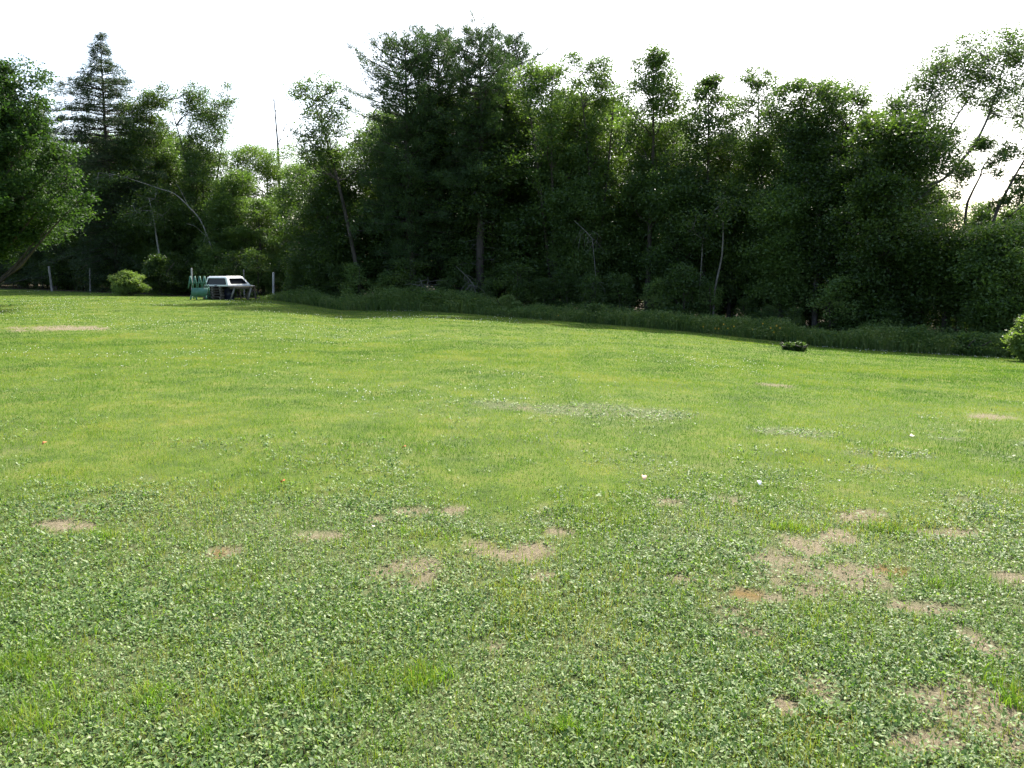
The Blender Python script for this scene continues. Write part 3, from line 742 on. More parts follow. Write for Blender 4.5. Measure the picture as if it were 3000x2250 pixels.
# ------------------------------------------------------------------ right-hand leaning tree with pale limbs
def limb_tree(name, label, Y, limbs, lobes, seed, mat, bark, dens=.7, leaf=.12, cat='tree', group=None, clumpy=1.0):
    """tree given by its limbs [(px, py, radius, depth shift), ...] and its clumps of leaves (px, py, r px)"""
    rng = np.random.default_rng(seed); R = random.Random(seed); s = Y / F3
    b = pix_at(limbs[0][0][0], limbs[0][0][1], Y); b.z = tz(b.x, b.y) - .03
    root = empty(name, b); tag(root, label, cat, group)
    T = Tubes(); B = Tubes(); allp = []
    for li, L in enumerate(limbs):
        pts = []; rad = []
        for q in L:
            p = pix_at(q[0], q[1], Y) - b; pts.append(np.array([p.x, p.y + (q[3] if len(q) > 3 else 0), p.z])); rad.append(q[2])
        if li == 0: pts[0][2] = 0
        # smooth
        P2 = []; R2 = []
        for i in range(len(pts) - 1):
            for t in (0, .33, .66):
                p0 = pts[max(i - 1, 0)]; p1 = pts[i]; p2 = pts[i + 1]; p3 = pts[min(i + 2, len(pts) - 1)]
                P2.append(.5 * ((2 * p1) + (-p0 + p2) * t + (2 * p0 - 5 * p1 + 4 * p2 - p3) * t * t + (-p0 + 3 * p1 - 3 * p2 + p3) * t ** 3)); R2.append(rad[i] * (1 - t) + rad[i + 1] * t)
        P2.append(pts[-1]); R2.append(rad[-1])
        allp += P2
        if li == 0: T.tube(P2, R2, 8)
        else: q_ = Tubes(); q_.tube(P2, R2, 6); link('limb', q_.mesh('limb', M[bark]), root)
    link('trunk', T.mesh('trunk', M[bark]), root)
    A = np.array(allp); V = []; Fc = []; TT = []; off = 0
    if len(lobes) > 8: lobes = list(lobes) + [(x_ + R.uniform(-1.5, 1.5) * r_, y_ + R.uniform(-1.3, 1.3) * r_, r_ * R.uniform(.45, .75)) for x_, y_, r_ in lobes for _ in range(2 if len(lobes) > 30 else 1)]
    for (lx, ly, lr) in lobes:
        lr = lr * (1.15 if len(lobes) > 30 else 1.1)
        p = pix_at(lx, ly, Y) - b; c = np.array([p.x, R.uniform(-.7, .7), p.z]); r = lr * s
        d = np.linalg.norm(A - c, axis=1) + .8 * np.maximum(0, A[:, 2] - c[2]); j = int(np.argmin(d))
        if d[j] > .1: B.tube([A[j], (A[j] + c) / 2 + rng.normal(size=3) * .06, c], [.026, .017, .009], 5)
        nsub = max(4, int(11 * (r / 1.0) ** 1.7 * clumpy)); dirs = unit(rng.normal(size=(nsub, 3))); C = c + dirs * (r * rng.uniform(.3, 1, nsub))[:, None]
        for q in C[:9]: B.tube([c, (c + q) / 2 + rng.normal(size=3) * .04, q], [.010, .008, .004], 4)
        sd = .36 * (r / 1.0) ** .5 if len(lobes) > 30 else .28 * (r / 1.0) ** .5; per = int(60 * dens)
        P = (C[:, None, :] + rng.normal(size=(nsub, per, 3)) * (sd, sd, sd * .7)).reshape(-1, 3)
        tint = rng.uniform(.3, .6) + rng.uniform(-.25, .25, len(P))
        v, f, t = leaf_quads(rng, P, leaf, leaf * .7, out=unit(P - c), up=.6, tint=tint); V.append(v); Fc.append(f + off); TT.append(t); off += len(v)
    if B.v: link('branches', B.mesh('branches', M[bark]), root)
    if V: link('crown', np_mesh('crown', np.concatenate(V), np.concatenate(Fc), M[mat], np.concatenate(TT)), root)
    return root

limb_tree('leafy_tree', 'tall tree with pale patchy bark whose long limbs sweep up to the right', 35,
    [[(2700, 1000, .17), (2692, 800, .15), (2690, 650, .14), (2697, 520, .125), (2695, 430, .08), (2705, 350, .055), (2730, 270, .03), (2750, 190, .012)],
     [(2694, 552, .085), (2740, 535, .075), (2775, 515, .07), (2850, 430, .06), (2900, 330, .045), (2930, 230, .03), (2960, 130, .012)],
     [(2698, 500, .06), (2745, 465, .05), (2770, 400, .042), (2810, 330, .035), (2860, 260, .022), (2900, 180, .01)],
     [(2694, 620, .06), (2740, 590, .05), (2790, 570, .03)],
     [(2900, 330, .03), (2960, 345, .02), (3010, 330, .01)], [(2690, 450, .04), (2660, 380, .03), (2640, 330, .012)]],
    [(2750, 185, 30), (2700, 220, 36), (2790, 180, 26), (2720, 270, 42), (2780, 240, 36), (2650, 290, 34), (2600, 310, 24), (2690, 330, 40), (2760, 320, 38), (2830, 250, 30), (2860, 210, 30), (2900, 150, 36), (2950, 120, 34),
     (2860, 130, 26), (2930, 190, 34), (2990, 130, 28), (3010, 190, 36), (2980, 240, 40), (2850, 290, 26), (2900, 240, 30), (2980, 320, 40), (3030, 290, 40), (2620, 360, 36), (2680, 400, 36), (2800, 390, 20), (2740, 400, 26),
     (2760, 450, 24), (2740, 480, 26), (2890, 420, 16), (2800, 500, 20), (2830, 500, 16), (2770, 560, 26), (2720, 570, 26), (2870, 420, 12), (2940, 300, 22), (3040, 150, 40)], 41, 'leaf', 'bark_grey', dens=1.05, clumpy=1.7, leaf=.10)
limb_tree('leafy_tree', 'bare limbed tree arching out of the wood into open sky at the right edge', 32,
    [[(2790, 1010, .12), (2770, 880, .11), (2800, 790, .1), (2850, 762, .09), (2895, 700, .075), (2920, 620, .065), (2960, 540, .05), (3000, 470, .035), (3040, 400, .012)],
     [(2905, 680, .035), (2950, 640, .03), (3000, 600, .02), (3040, 570, .01)]],
    [(3000, 440, 24), (3030, 480, 26), (2980, 590, 20), (3010, 570, 30), (2990, 650, 20), (2940, 600, 14), (3050, 420, 30), (3000, 520, 14), (2800, 720, 40), (2770, 800, 50), (2850, 820, 50)], 42, 'leaf', 'bark', dens=.9)
limb_tree('leafy_tree', 'thin forked sapling with few leaves against the sky near the right edge', 32.5,
    [[(2800, 1000, .07), (2815, 800, .06), (2830, 620, .055), (2845, 570, .045), (2870, 520, .035), (2885, 480, .025), (2920, 450, .012)], [(2870, 520, .02), (2900, 480, .012), (2905, 440, .006)]],
    [(2905, 455, 15), (2925, 470, 14), (2900, 510, 15), (2950, 430, 12), (2960, 460, 15), (2820, 640, 45), (2800, 700, 50), (2840, 720, 40)], 43, 'leaf', 'bark', dens=.55)
leafy_tree('leafy_tree', 'bright yellow green young tree low at the right edge of the wood', 2935, 29.5, [(980, 90), (850, 100), (740, 100), (680, 70)], 640, nl=24, lobe=.95, dens=1.0, seed=44, mat='leaf_light', base_r=.08)
leafy_tree('leafy_tree', 'pale hazy tree top beyond the arching limb at the right edge', 2990, 48, [(760, 90), (690, 100), (640, 70)], 600, nl=14, lobe=1.3, dens=.9, seed=45, mat='leaf_light', base_r=.1)
leafy_tree('leafy_tree', 'feathery small tree top beside the thin sapling', 2850, 44, [(760, 60), (680, 60), (630, 35)], 590, nl=12, lobe=1.1, dens=.9, seed=46, mat='leaf_light', base_r=.1)

# lower storey trees filling the face of the wood
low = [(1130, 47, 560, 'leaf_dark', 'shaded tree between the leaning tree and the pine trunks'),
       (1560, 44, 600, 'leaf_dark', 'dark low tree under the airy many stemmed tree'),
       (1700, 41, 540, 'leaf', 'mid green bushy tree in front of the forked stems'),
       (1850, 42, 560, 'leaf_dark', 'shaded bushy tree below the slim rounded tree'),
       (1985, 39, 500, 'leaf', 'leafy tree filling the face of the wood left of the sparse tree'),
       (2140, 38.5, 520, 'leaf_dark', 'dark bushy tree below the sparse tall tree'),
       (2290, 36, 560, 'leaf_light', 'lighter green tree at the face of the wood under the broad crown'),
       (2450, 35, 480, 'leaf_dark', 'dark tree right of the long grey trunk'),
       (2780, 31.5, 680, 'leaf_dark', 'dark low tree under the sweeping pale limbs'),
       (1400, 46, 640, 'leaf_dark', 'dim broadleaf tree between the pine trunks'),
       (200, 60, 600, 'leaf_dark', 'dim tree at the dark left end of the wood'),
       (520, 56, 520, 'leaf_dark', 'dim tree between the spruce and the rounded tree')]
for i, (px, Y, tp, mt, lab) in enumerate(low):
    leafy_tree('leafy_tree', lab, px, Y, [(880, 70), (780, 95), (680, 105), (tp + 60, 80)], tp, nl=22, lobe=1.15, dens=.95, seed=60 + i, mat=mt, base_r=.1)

# slim trunks that show in the wood
for px, top, Y, r, bx, lab in [(2395, 560, 35.5, .14, 2390, 'long straight grey trunk rising through the right half of the wood'), (2115, 650, 36.5, .05, 2090, 'thin curved sapling trunk at the foot of the wood'),
                  (2055, 700, 37, .035, 2052, 'thin upright sapling trunk beside the curved one'), (1970, 420, 41, .1, 1965, 'dark trunk showing in the open face of the wood')]:
    limb_tree('leafy_tree', lab, Y, [[(bx, 920, r), (bx + (px - bx) * .3 - 3, 850, r * .95), (px, (top + 850) / 2, r * .85), (px + 4, top, r * .6)]], [(px, top, 40), (px + 30, top - 50, 45), (px - 30, top - 30, 40)], int(px), 'leaf_dark', 'bark_grey', dens=.8)

# bowed white birch, its foot stub, dead tree, broken limbs
limb_tree('birch_tree', 'white birch stem bowed over in an arch in front of the spruce', 51.5,
    [[(640, 850, .06), (628, 760, .055), (610, 700, .05), (587, 645, .042), (553, 606, .038), (512, 568, .032), (465, 552, .028), (400, 530, .02), (340, 512, .013), (290, 505, .007)], [(553, 606, .014), (530, 560, .009), (515, 535, .005)], [(610, 700, .02), (575, 665, .012), (545, 655, .006)]],
    [(330, 515, 34), (290, 520, 30), (380, 520, 26), (280, 545, 26), (610, 690, 30)], 51, 'leaf', 'bark_birch', dens=.6)
limb_tree('birch_tree', 'short pale birch trunk leaning left above the dark bushes', 51,
    [[(475, 855, .07), (468, 760, .062), (459, 700, .05), (450, 640, .035), (436, 580, .02)]], [(440, 580, 50), (410, 620, 45), (470, 630, 50), (440, 660, 40)], 52, 'leaf_dark', 'bark_birch', dens=.8)
dt = Tubes(); Yd = 60
b = pix_at(818, 800, Yd); b.z = tz(b.x, b.y)
r = empty('dead_tree', b); tag(r, 'bare dead tree standing alone against the sky gap', 'dead tree')
def dp(px, py): p = pix_at(px, py, Yd) - b; return np.array([p.x, p.y, p.z])
dt.tube([np.array([0, 0, 0]), dp(820, 600), dp(816, 460), dp(812, 400), dp(806, 330), dp(803, 290), dp(798, 262)], [.16, .12, .09, .06, .045, .03, .01], 6)
link('trunk', dt.mesh('trunk', M['dead']), r)
db = Tubes()
for a, c in [((814, 430), (840, 350)), ((812, 395), (800, 370)), ((808, 350), (793, 335)), ((830, 385), (848, 345)), ((804, 300), (790, 280)), ((813, 415), (850, 400)), ((806, 330), (818, 300))]:
    db.tube([dp(*a), (dp(*a) + dp(*c)) / 2 + np.array([0, .1, .1]), dp(*c)], [.03, .02, .008], 4)
link('branches', db.mesh('branches', M['dead']), r)
R = random.Random(5)
for px, py, Y, lab, spread in [(1385, 830, 40.5, 'broken dead branch with pale twigs hanging before the pine trunks', 1), (1250, 850, 40.5, 'tangle of grey dead branches lying at the pine feet', 1.6), (1735, 700, 38.5, 'grey dead twigs hanging in the dark gap of the wood', 1)]:
    g = pix_at(px, py, Y); gz = tz(g.x, g.y); h = g.z - gz
    t = Tubes()
    main = [np.array([-.9 * spread, .1, h + .9 if spread == 1 else .3]), np.array([-.3, 0, h + .35]), np.array([.0, -.05, h]), np.array([.25, 0, h * .45]), np.array([.1, .15, 0])]
    t.tube(main, [.010, .018, .018, .014, .016], 5)
    for k in range(22):
        p0 = main[R.randint(1, 3)] + np.array([R.uniform(-.3, .3) * spread, 0, R.uniform(-.15, .15)])
        p1 = p0 + np.array([R.uniform(-.7, .7) * spread, R.uniform(-.4, .4), R.uniform(-.9, -.1) if spread == 1 else R.uniform(-.5, .6)]); p1[2] = max(p1[2], .02)
        t.tube([p0, (p0 + p1) / 2 + np.array([R.uniform(-.1, .1), 0, .08]), p1], [.012, .009, .004], 4)
    o = link('dead_branch', t.mesh('dead_branch', M['dead']), loc=(g.x, g.y, gz)); tag(o, lab, 'dead branch')

# ------------------------------------------------------------------ the depth of the wood: copies of a few trees and shrubs
def generic(name, label, mat, seed, H, cat='tree', W=None, nl=26, lobe=1.25, lowz=.8, br=.12, leaf=.15, dens=1.0):
    """tree built at the origin of a far spot; the first of its kind stays in use"""
    Y = 60.0; s = Y / F3
    b = Vector((0, Y, tz(0, Y)))
    py0 = lambda z: 1125 - F3 * math.tan(math.atan2(b.z + z - CAM_Z, Y) + PITCH)
    prof = [(py0(lowz), W / s * .6), (py0(H * .3), W / s), (py0(H * .6), W / s * .9), (py0(H * .9), W / s * .5)]
    return leafy_tree(name, label, 1500, Y, prof, py0(H), nl=nl, lobe=lobe, seed=seed, mat=mat, base_r=br, cat=cat, leaf=leaf, dens=dens, base=b)
PLACES = [(-300, 'far beyond the left frame edge'), (0, 'just beyond the left frame edge'), (130, 'behind the near leafy tree'), (260, 'between the near tree and tall spruce'), (430, 'behind the tall spruce'), (560, 'behind the short birch trunk'), (700, 'behind the truck cap'), (860, 'below the bare dead tree'), (1020, 'behind the leaning tree'), (1180, 'left of the pines'), (1320, 'behind the left pines'), (1480, 'behind the right pine'), (1600, 'right of the pine clump'), (1750, 'behind the many stemmed tree'), (1880, 'left of the narrow rounded top'), (2010, 'right of the narrow rounded top'), (2150, 'behind the drooping slender tree'), (2290, 'behind the sparse tall tree'), (2430, 'behind the broad flat crown'), (2560, 'right of the broad flat crown'), (2700, 'behind the dense dark tree'), (2830, 'behind the pale patchy trunk'), (3000, 'behind the arching bare limb'), (3300, 'just beyond the right frame edge'), (9999, 'far beyond the right frame edge')]
deep = [generic('leafy_tree', 'dark leafy tree deep in the wood behind the front row', m_, 80 + i, 10.5, W=2.6, nl=36, dens=.8, lobe=1.05) for i, m_ in enumerate(['leaf_dark', 'leaf', 'leaf_light'])]
sky_px = np.array([-900, 0, 150, 300, 500, 640, 700, 790, 880, 1000, 1150, 1500, 1800, 2000, 2200, 2400, 2600, 2750, 2850, 3000, 3900])
sky_py = np.array([350, 330, 400, 380, 360, 400, 490, 520, 470, 420, 300, 235, 300, 350, 360, 300, 390, 560, 680, 690, 600])
R = random.Random(99); first = [True, True, True]
for row, (dy, stepx) in enumerate([(8, 3.2), (12, 3.5), (17, 4.0)]):
    u = -.98
    while u < 1.0:
        Ye = float(np.interp(u, EU, EY)) + dy + R.uniform(-1.2, 1.2); X = u * Ye
        px = 1500 + u * F3
        tp = float(np.interp(px, sky_px, sky_py)) + R.uniform(-15, 70)
        z0 = tz(X, Ye); H = pix_at(px, tp, Ye).z - z0
        k = R.randint(0, 2); s_ = max(.35, H / 10.5)
        lab = '%s tree %s, %s' % (['dark green', 'mid green', 'pale green'][k], next(t_ for p_, t_ in PLACES if px < p_), ['close behind the front row', 'in the middle depth', 'in the farthest row'][row])
        wide = (max(s_, .8) * R.uniform(.95, 1.25), max(s_, .8) * R.uniform(.95, 1.25), s_)
        if first[k]: o = deep[k]; o.location = (X, Ye, z0); o.scale = wide; o['group'] = 'trees deep in the wood'; o['label'] = lab; first[k] = False
        else: copy_tree(deep[k], (X, Ye, z0), R.uniform(0, 6.28), wide, label=lab, group='trees deep in the wood')
        u += stepx / Ye * R.uniform(.8, 1.2)
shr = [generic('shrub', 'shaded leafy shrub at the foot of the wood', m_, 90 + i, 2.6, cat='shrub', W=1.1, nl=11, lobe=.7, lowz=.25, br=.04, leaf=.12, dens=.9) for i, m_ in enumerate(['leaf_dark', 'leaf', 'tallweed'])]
first = [True] * 3
for row, (dy, stepx) in enumerate([(3.6, 1.5), (6.0, 2.2)]):
    u = -.80
    while u < .80:
        Ye = float(np.interp(u, EU, EY)) + dy + R.uniform(-.9, .9) + (1.5 if u < -.3 else 0); X = u * Ye
        px = 1500 + u * F3; k = R.randint(0, 2); s_ = R.uniform(.5, 1.25); lab = '%s %s shrub %s, %s' % ('tall' if s_ > 1 else 'middling' if s_ > .75 else 'low', ['dark', 'green', 'weedy'][k], next(t_ for p_, t_ in PLACES if px < p_).replace('behind', 'below'), ['by the grass', 'farther in'][row]); loc = (X, Ye, tz(X, Ye) - .03)
        if first[k]: o = shr[k]; o.location = loc; o.scale = (s_,) * 3; o['group'] = 'shrubs at the foot of the wood'; o['label'] = lab; first[k] = False
        else: copy_tree(shr[k], loc, R.uniform(0, 6.28), s_, label=lab, group='shrubs at the foot of the wood')
        u += stepx / Ye * R.uniform(.7, 1.3)

# particular shrubs
def bush(label, px, py, hw, top, mat, seed, nl=14, leaf=.08, dens=1.2, lobe=None, name='shrub', dY=0, extra=()):
    g = ground_pix(px, py); Y = g.y + dY; s = Y / F3
    b = Vector((pix_at(px, py, Y).x, Y, 0)); b.z = tz(b.x, b.y) - .03
    h = py - top
    return leafy_tree(name, label, px, Y, [(py - h * .12, hw * .75), (py - h * .35, hw), (py - h * .65, hw * .8), (py - h * .9, hw * .4)], top, nl=nl, lobe=lobe or max(.22, hw * s * .42), dens=dens, leaf=leaf, seed=seed,
                      mat=mat, base_r=.035, cat='shrub', base=b, stems=4, extra=extra)
bush('lone rounded sunlit bush standing on the mown grass left of the green rack', 378, 866, 52, 800, 'bush', 101, nl=44, leaf=.085, dens=.9, lobe=.30, extra=[(362, 802, 9), (352, 815, 12), (396, 812, 10), (410, 822, 12), (332, 838, 11), (380, 825, 14), (345, 845, 14), (400, 845, 14), (424, 842, 11), (375, 808, 10), (340, 822, 11)])
bush('dark bush hiding the foot of the short pale birch trunk', 470, 866, 50, 752, 'leaf_dark', 113, nl=20, leaf=.12, dY=.3)
bush('dark spreading bush under the foot of the bowed birch', 640, 862, 55, 700, 'leaf_dark', 114, nl=22, leaf=.12, dY=1.5)
bush('leafy bright shrub cut by the right frame edge beside the lawn', 3015, 1056, 60, 925, 'bush', 102, nl=20, leaf=.09, dY=-.8)
bush('small pale green shrub at the lawn edge just left of the right border', 2955, 1045, 38, 1000, 'bush', 103, nl=10, leaf=.08)
bush('rounded dark weed bush bulging onto the lawn below the pines', 1150, 905, 60, 845, 'tallweed', 104, nl=16, leaf=.09)
bush('wide low weed bush on the lawn edge right of the rounded one', 1270, 910, 55, 860, 'tallweed', 105, nl=14, leaf=.09)
bush('leafy green shrub spreading at the edge of the tall weeds', 1930, 950, 50, 885, 'leaf', 106, nl=16, leaf=.1)
bush('low spreading shrub among the weeds with yellow blooms', 2220, 975, 50, 915, 'leaf', 107, nl=14, leaf=.1)
bush('tuft of weeds with pale leaves before the pine trunk', 1390, 905, 24, 830, 'leaf_light', 108, nl=8, leaf=.1)
bush('dark bush behind the green rack', 520, 868, 60, 745, 'leaf_dark', 109, nl=20, leaf=.12, dY=3)
bush('dark bush filling the gap right of the truck cap', 830, 868, 45, 720, 'leaf_dark', 110, nl=18, leaf=.12, dY=3)
bush('pale leaved bramble behind the white post', 900, 872, 40, 835, 'leaf_light', 111, nl=10, leaf=.09, dY=1)
bush('bushy weeds in the edge strip left of the centre of the wood', 1480, 920, 45, 872, 'tallweed', 115, nl=12, leaf=.09)
bush('rounded leafy weed bush halfway along the edge strip', 1740, 945, 40, 895, 'leaf', 116, nl=10, leaf=.09)
bush('low dark bramble in the edge strip under the broad crown', 2420, 1000, 45, 950, 'leaf_dark', 117, nl=12, leaf=.09)
bush('weedy leafy mound near the right end of the edge strip', 2830, 1040, 50, 985, 'tallweed', 118, nl=12, leaf=.09)
bush('grassy green bush at the left start of the tall weeds', 1010, 900, 40, 858, 'tallweed', 119, nl=12, leaf=.09)
bush('weedy hump of leaves at the right lawn edge', 2620, 1022, 45, 975, 'tallweed', 112, nl=10, leaf=.09)

# ------------------------------------------------------------------ posts
def post(label, px, pyb, topy, Y, r, mat, leanpx=0, name='fence_post', square=False):
    p = pix_at(px, pyb, Y); g = tz(p.x, Y); q = pix_at(px + leanpx, topy, Y)
    t = Tubes(); k = 4 if square else 8
    h = q.z - g; lx = q.x - p.x
    t.tube([(0, 0, -.05), (lx * .5, .01, h * .5), (lx, 0, h - .02), (lx, 0, h)], [r, r * .97, r * .95, r * .7], k)
    o = link(name, t.mesh(name, M[mat], not square), loc=(p.x, Y, g)); tag(o, label, 'post'); return o
post('leaning grey fence post in the dark at the far left of the lawn', 152, 848, 780, 52.5, .07, 'post', -9)
post('thin fence post under a small leafy twig left of the lone bush', 264, 850, 786, 53, .05, 'post', -1)
post('pale slender pole standing behind the green rack', 563, 872, 785, 46.2, .045, 'post_white', -2)
post('greenish thin post half hidden behind the truck cap', 716, 872, 790, 48, .05, 'post', -2)
post('short white square post right of the truck cap', 801, 872, 798, 47, .07, 'post_white', 0, square=True)

# ------------------------------------------------------------------ truck cap on its pallets and bench
Yc = 45.0
gcap = ground_pix(640, 878); Yc = gcap.y if 35 < gcap.y < 55 else 45.0
def at(px, py, dy=0): return pix_at(px, py, Yc + dy)
mpx = Yc / F3
gz = tz(at(640, 878).x, Yc)
zcap = at(640, 839).z                     # underside of the cap
yaw = math.radians(-23)
ca, sa = math.cos(yaw), math.sin(yaw)
W_, L_, Hc = 1.66, 1.75, (839 - 811) * mpx * 1.04
near = at(668, 839)                        # corner nearest to the camera
root = empty('truck_cap', (near.x, Yc, zcap), yaw); tag(root, 'white fibreglass truck cap with dark windows resting on pallets and a bench', 'truck cap')
# local frame: corner at origin; rear face runs towards -x, side runs towards +y ; rotated by yaw
# with yaw the rear face goes left/away and the side goes right/away
def capv(pts): return [tuple(p) for p in pts]
import bmesh
def cap_shell():
    """shell of the cap: outer surface with window openings, given thickness"""
    L, W, H = L_, W_, Hc
    # face frames: bottom corners and top corners; x along -W (rear face), y along L (side)
    B0 = [(0, 0), (-W, 0), (-W, L), (0, L)]
    ins = .10
    T0 = [(-ins, .05), (-W + ins, .05), (-W + ins, L - .42), (-ins, L - .42)]
    bm = bmesh.new()
    bot = [bm.verts.new((x, y, 0)) for x, y in B0]; lip = [bm.verts.new((x, y, .06)) for x, y in B0]
    mid = [bm.verts.new((x * .93 - .035 * (1 if i in (0, 3) else 1.0) * 1.0, y, H * .86)) for i, (x, y) in enumerate(T0)]
    top = [bm.verts.new((x * .93 - .035 + (-.08 if i in (0, 3) else .08), y + (.08 if i < 2 else -.1), H)) for i, (x, y) in enumerate(T0)]
    def holed(a, b, c, d, u0, u1, v0, v1):
        """quad a b c d with a rounded opening"""
        P = lambda u, v: (a.co * (1 - u) + b.co * u) * (1 - v) + (d.co * (1 - u) + c.co * u) * v
        r = .13; ring = []
        for (cu, cv, s0) in [(u0 + r * .5, v0 + r, 180), (u1 - r * .5, v0 + r, 270), (u1 - r * .5, v1 - r, 0), (u0 + r * .5, v1 - r, 90)]:
            for k in range(4):
                an = math.radians(s0 + k * 30); ring.append(P(cu + math.cos(an) * r * .5, cv + math.sin(an) * r))
        rv = [bm.verts.new(p) for p in ring]
        cor = [a, b, c, d]
        for q in range(4):
            for k in range(3): bm.faces.new([cor[q], rv[q * 4 + k + 1], rv[q * 4 + k]])
            nq = (q + 1) % 4
            bm.faces.new([cor[q], cor[nq], rv[nq * 4], rv[q * 4 + 3]])
        return ring
    rings = []
    for i in range(4):
        j = (i + 1) % 4
        bm.faces.new([bot[i], bot[j], lip[j], lip[i]])
    rings.append(holed(lip[0], lip[1], mid[1], mid[0], .07, .93, .06, .92))
    rings.append(holed(lip[3], lip[0], mid[0], mid[3], .10, .86, .14, .88))
    rings.append(holed(lip[1], lip[2], mid[2], mid[1], .14, .90, .14, .88))
    rings.append(holed(lip[2], lip[3], mid[3], mid[2], .12, .88, .2, .85))
    for i in range(4):
        j = (i + 1) % 4; bm.faces.new([mid[i], mid[j], top[j], top[i]])
    bm.faces.new(top)
    bmesh.ops.recalc_face_normals(bm, faces=bm.faces)
    me = bpy.data.meshes.new('cap_shell'); bm.to_mesh(me); bm.free(); me.materials.append(M['white'])
    return me, rings
me, rings = cap_shell()
shell = link('shell', me, root)
so = shell.modifiers.new('thick', 'SOLIDIFY'); so.thickness = .03; so.offset = -1
bv = shell.modifiers.new('bevel', 'BEVEL'); bv.width = .02; bv.segments = 2; bv.limit_method = 'ANGLE'; bv.angle_limit = math.radians(25)
cen = Vector((-W_ / 2, L_ / 2, .2))
for ri, ring in enumerate(rings):
    c0 = sum(ring, Vector()) / len(ring); nrm = (ring[4] - ring[0]).cross(ring[8] - ring[4]).normalized()
    if nrm.dot(cen - c0) < 0: nrm = -nrm
    pane = [p + (p - c0) * .05 + nrm * .045 for p in ring]
    me = bpy.data.meshes.new('window'); n_ = len(pane)
    v = [tuple(p) for p in pane] + [tuple(p + nrm * .006) for p in pane]
    f = [tuple(range(n_)), tuple(range(2 * n_ - 1, n_ - 1, -1))] + [(i, (i + 1) % n_, n_ + (i + 1) % n_, n_ + i) for i in range(n_)]
    me.from_pydata(v, [], f); me.update(); me.materials.append(M['glass'])
    wdw = link('window', me, root)
    t = Tubes(); rp = [np.array(p + nrm * .012) for p in ring] + [np.array(ring[0] + nrm * .012)]
    t.tube(rp, [.012] * len(rp), 4); link('frame', t.mesh('frame', M['rubber']), wdw)
t = Tubes(); t.box((-W_ / 2, -.045, .035), (.14, .03, .04)); link('handle', t.mesh('handle', M['rubber'], False), root)
t = Tubes(); t.box((-W_ / 2, L_ + .16, .012), (W_, .32, .024)); link('front_flange', t.mesh('front_flange', M['white'], False), root)

# stacked pallets under the rear of the cap
def pallet_parts(root, w, d, h):
    for i in range(5):
        t = Tubes(); t.box((0, -d / 2 + .05 + i * (d - .1) / 4, h - .011), (w, .1, .02)); link('slat', t.mesh('slat', M['pallet'], False), root)
    for i in range(3):
        t = Tubes(); t.box((-w / 2 + .05 + i * (w - .1) / 2, 0, h / 2), (.09, d, h - .046)); link('stringer', t.mesh('stringer', M['pallet'], False), root)
    for i in range(3):
        t = Tubes(); t.box((0, -d / 2 + .05 + i * (d - .1) / 2, .011), (w, .1, .02)); link('slat', t.mesh('slat', M['pallet'], False), root)
nP = 5; pc = at(634, 860, .75); hp = (zcap - gz - .01) / nP
names = ['bottom', 'second', 'third', 'fourth', 'fifth', 'top']
for i in range(nP):
    r_ = empty('pallet', (pc.x + R.uniform(-.03, .03), pc.y, gz + .002 + i * hp), yaw * .3 + R.uniform(-.04, .04))
    tag(r_, '%s grey wooden pallet of the stack holding up the truck cap' % names[i], 'pallet', 'pallets stacked under the truck cap')
    pallet_parts(r_, 1.02, .95, hp - .004)
# dark barrel beside them
dr = at(672, 860, .8); t = Tubes(); hd = (zcap - gz) * .9
t.tube([(0, 0, 0), (0, 0, .03), (0, 0, hd * .33), (0, 0, hd * .35), (0, 0, hd * .37), (0, 0, hd * .66), (0, 0, hd * .68), (0, 0, hd * .7), (0, 0, hd - .03), (0, 0, hd)],
       [.26, .28, .28, .295, .28, .28, .295, .28, .28, .26], 8)
o = link('barrel', t.mesh('barrel', M['drum'], True), loc=(dr.x, dr.y, gz)); tag(o, 'dark blue barrel standing under the truck cap between pallets and bench', 'barrel')
# rough bench with slanting legs
bl, br_ = at(672, 842, .1), at(737, 842, .1); gb = tz(bl.x, Yc)
root = empty('sawhorse_bench', ((bl.x + br_.x) / 2, Yc + .1, gb)); tag(root, 'rough wooden bench with pale slanting legs propping the cap', 'bench')
lw = (br_.x - bl.x) / 2; ht = zcap - .02 - gb
for k in range(3):
    t = Tubes(); t.box((0, .05 + k * .3, ht - .02), (2 * lw + .05, .27, .035)); link('top_board', t.mesh('top_board', M['pallet'], False), root)
t = Tubes(); t.box((0, .02, ht - .085), (2 * lw - .05, .035, .09)); link('rail', t.mesh('rail', M['pallet'], False), root)
for (x0, x1, yy, mt) in [(-.10 * lw - .25, -.45 * lw - .28, 0, 'post'), (lw - .03, lw - .19, 0, 'post'), (.35 * lw, .1 * lw, .75, 'pallet'), (lw * .8, lw * .95, .75, 'pallet'), (-.6 * lw, -.4 * lw, .75, 'pallet')]:
    t = Tubes(); t.bar((x0, yy, ht - .045), (x1, yy - .06, 0), .085, .045, up=(0, 1, 0)); link('leg', t.mesh('leg', M[mt], False), root)
t = Tubes(); t.bar((-.2 * lw, .72, .15), (.9 * lw, .72, ht * .8), .06, .03, up=(0, 1, 0)); link('brace', t.mesh('brace', M['pallet'], False), root)

# green rack: solid panel and four pointed A-frames
gr = at(586, 878, -.6); g0 = tz(gr.x, gr.y); root = empty('feed_rack', (gr.x, gr.y, g0)); tag(root, 'faded green rack of four pointed uprights above a solid green panel', 'rack')
def rp_(px, py, dy=0):
    p = pix_at(px, py, gr.y + dy); return np.array([p.x - gr.x, dy, p.z - g0])
def gbar(name, a, b_, w=.05, d=.035):
    t = Tubes(); t.bar(a, b_, w, d, up=(0, 1, 0)); link(name, t.mesh(name, M['green'], False), root)
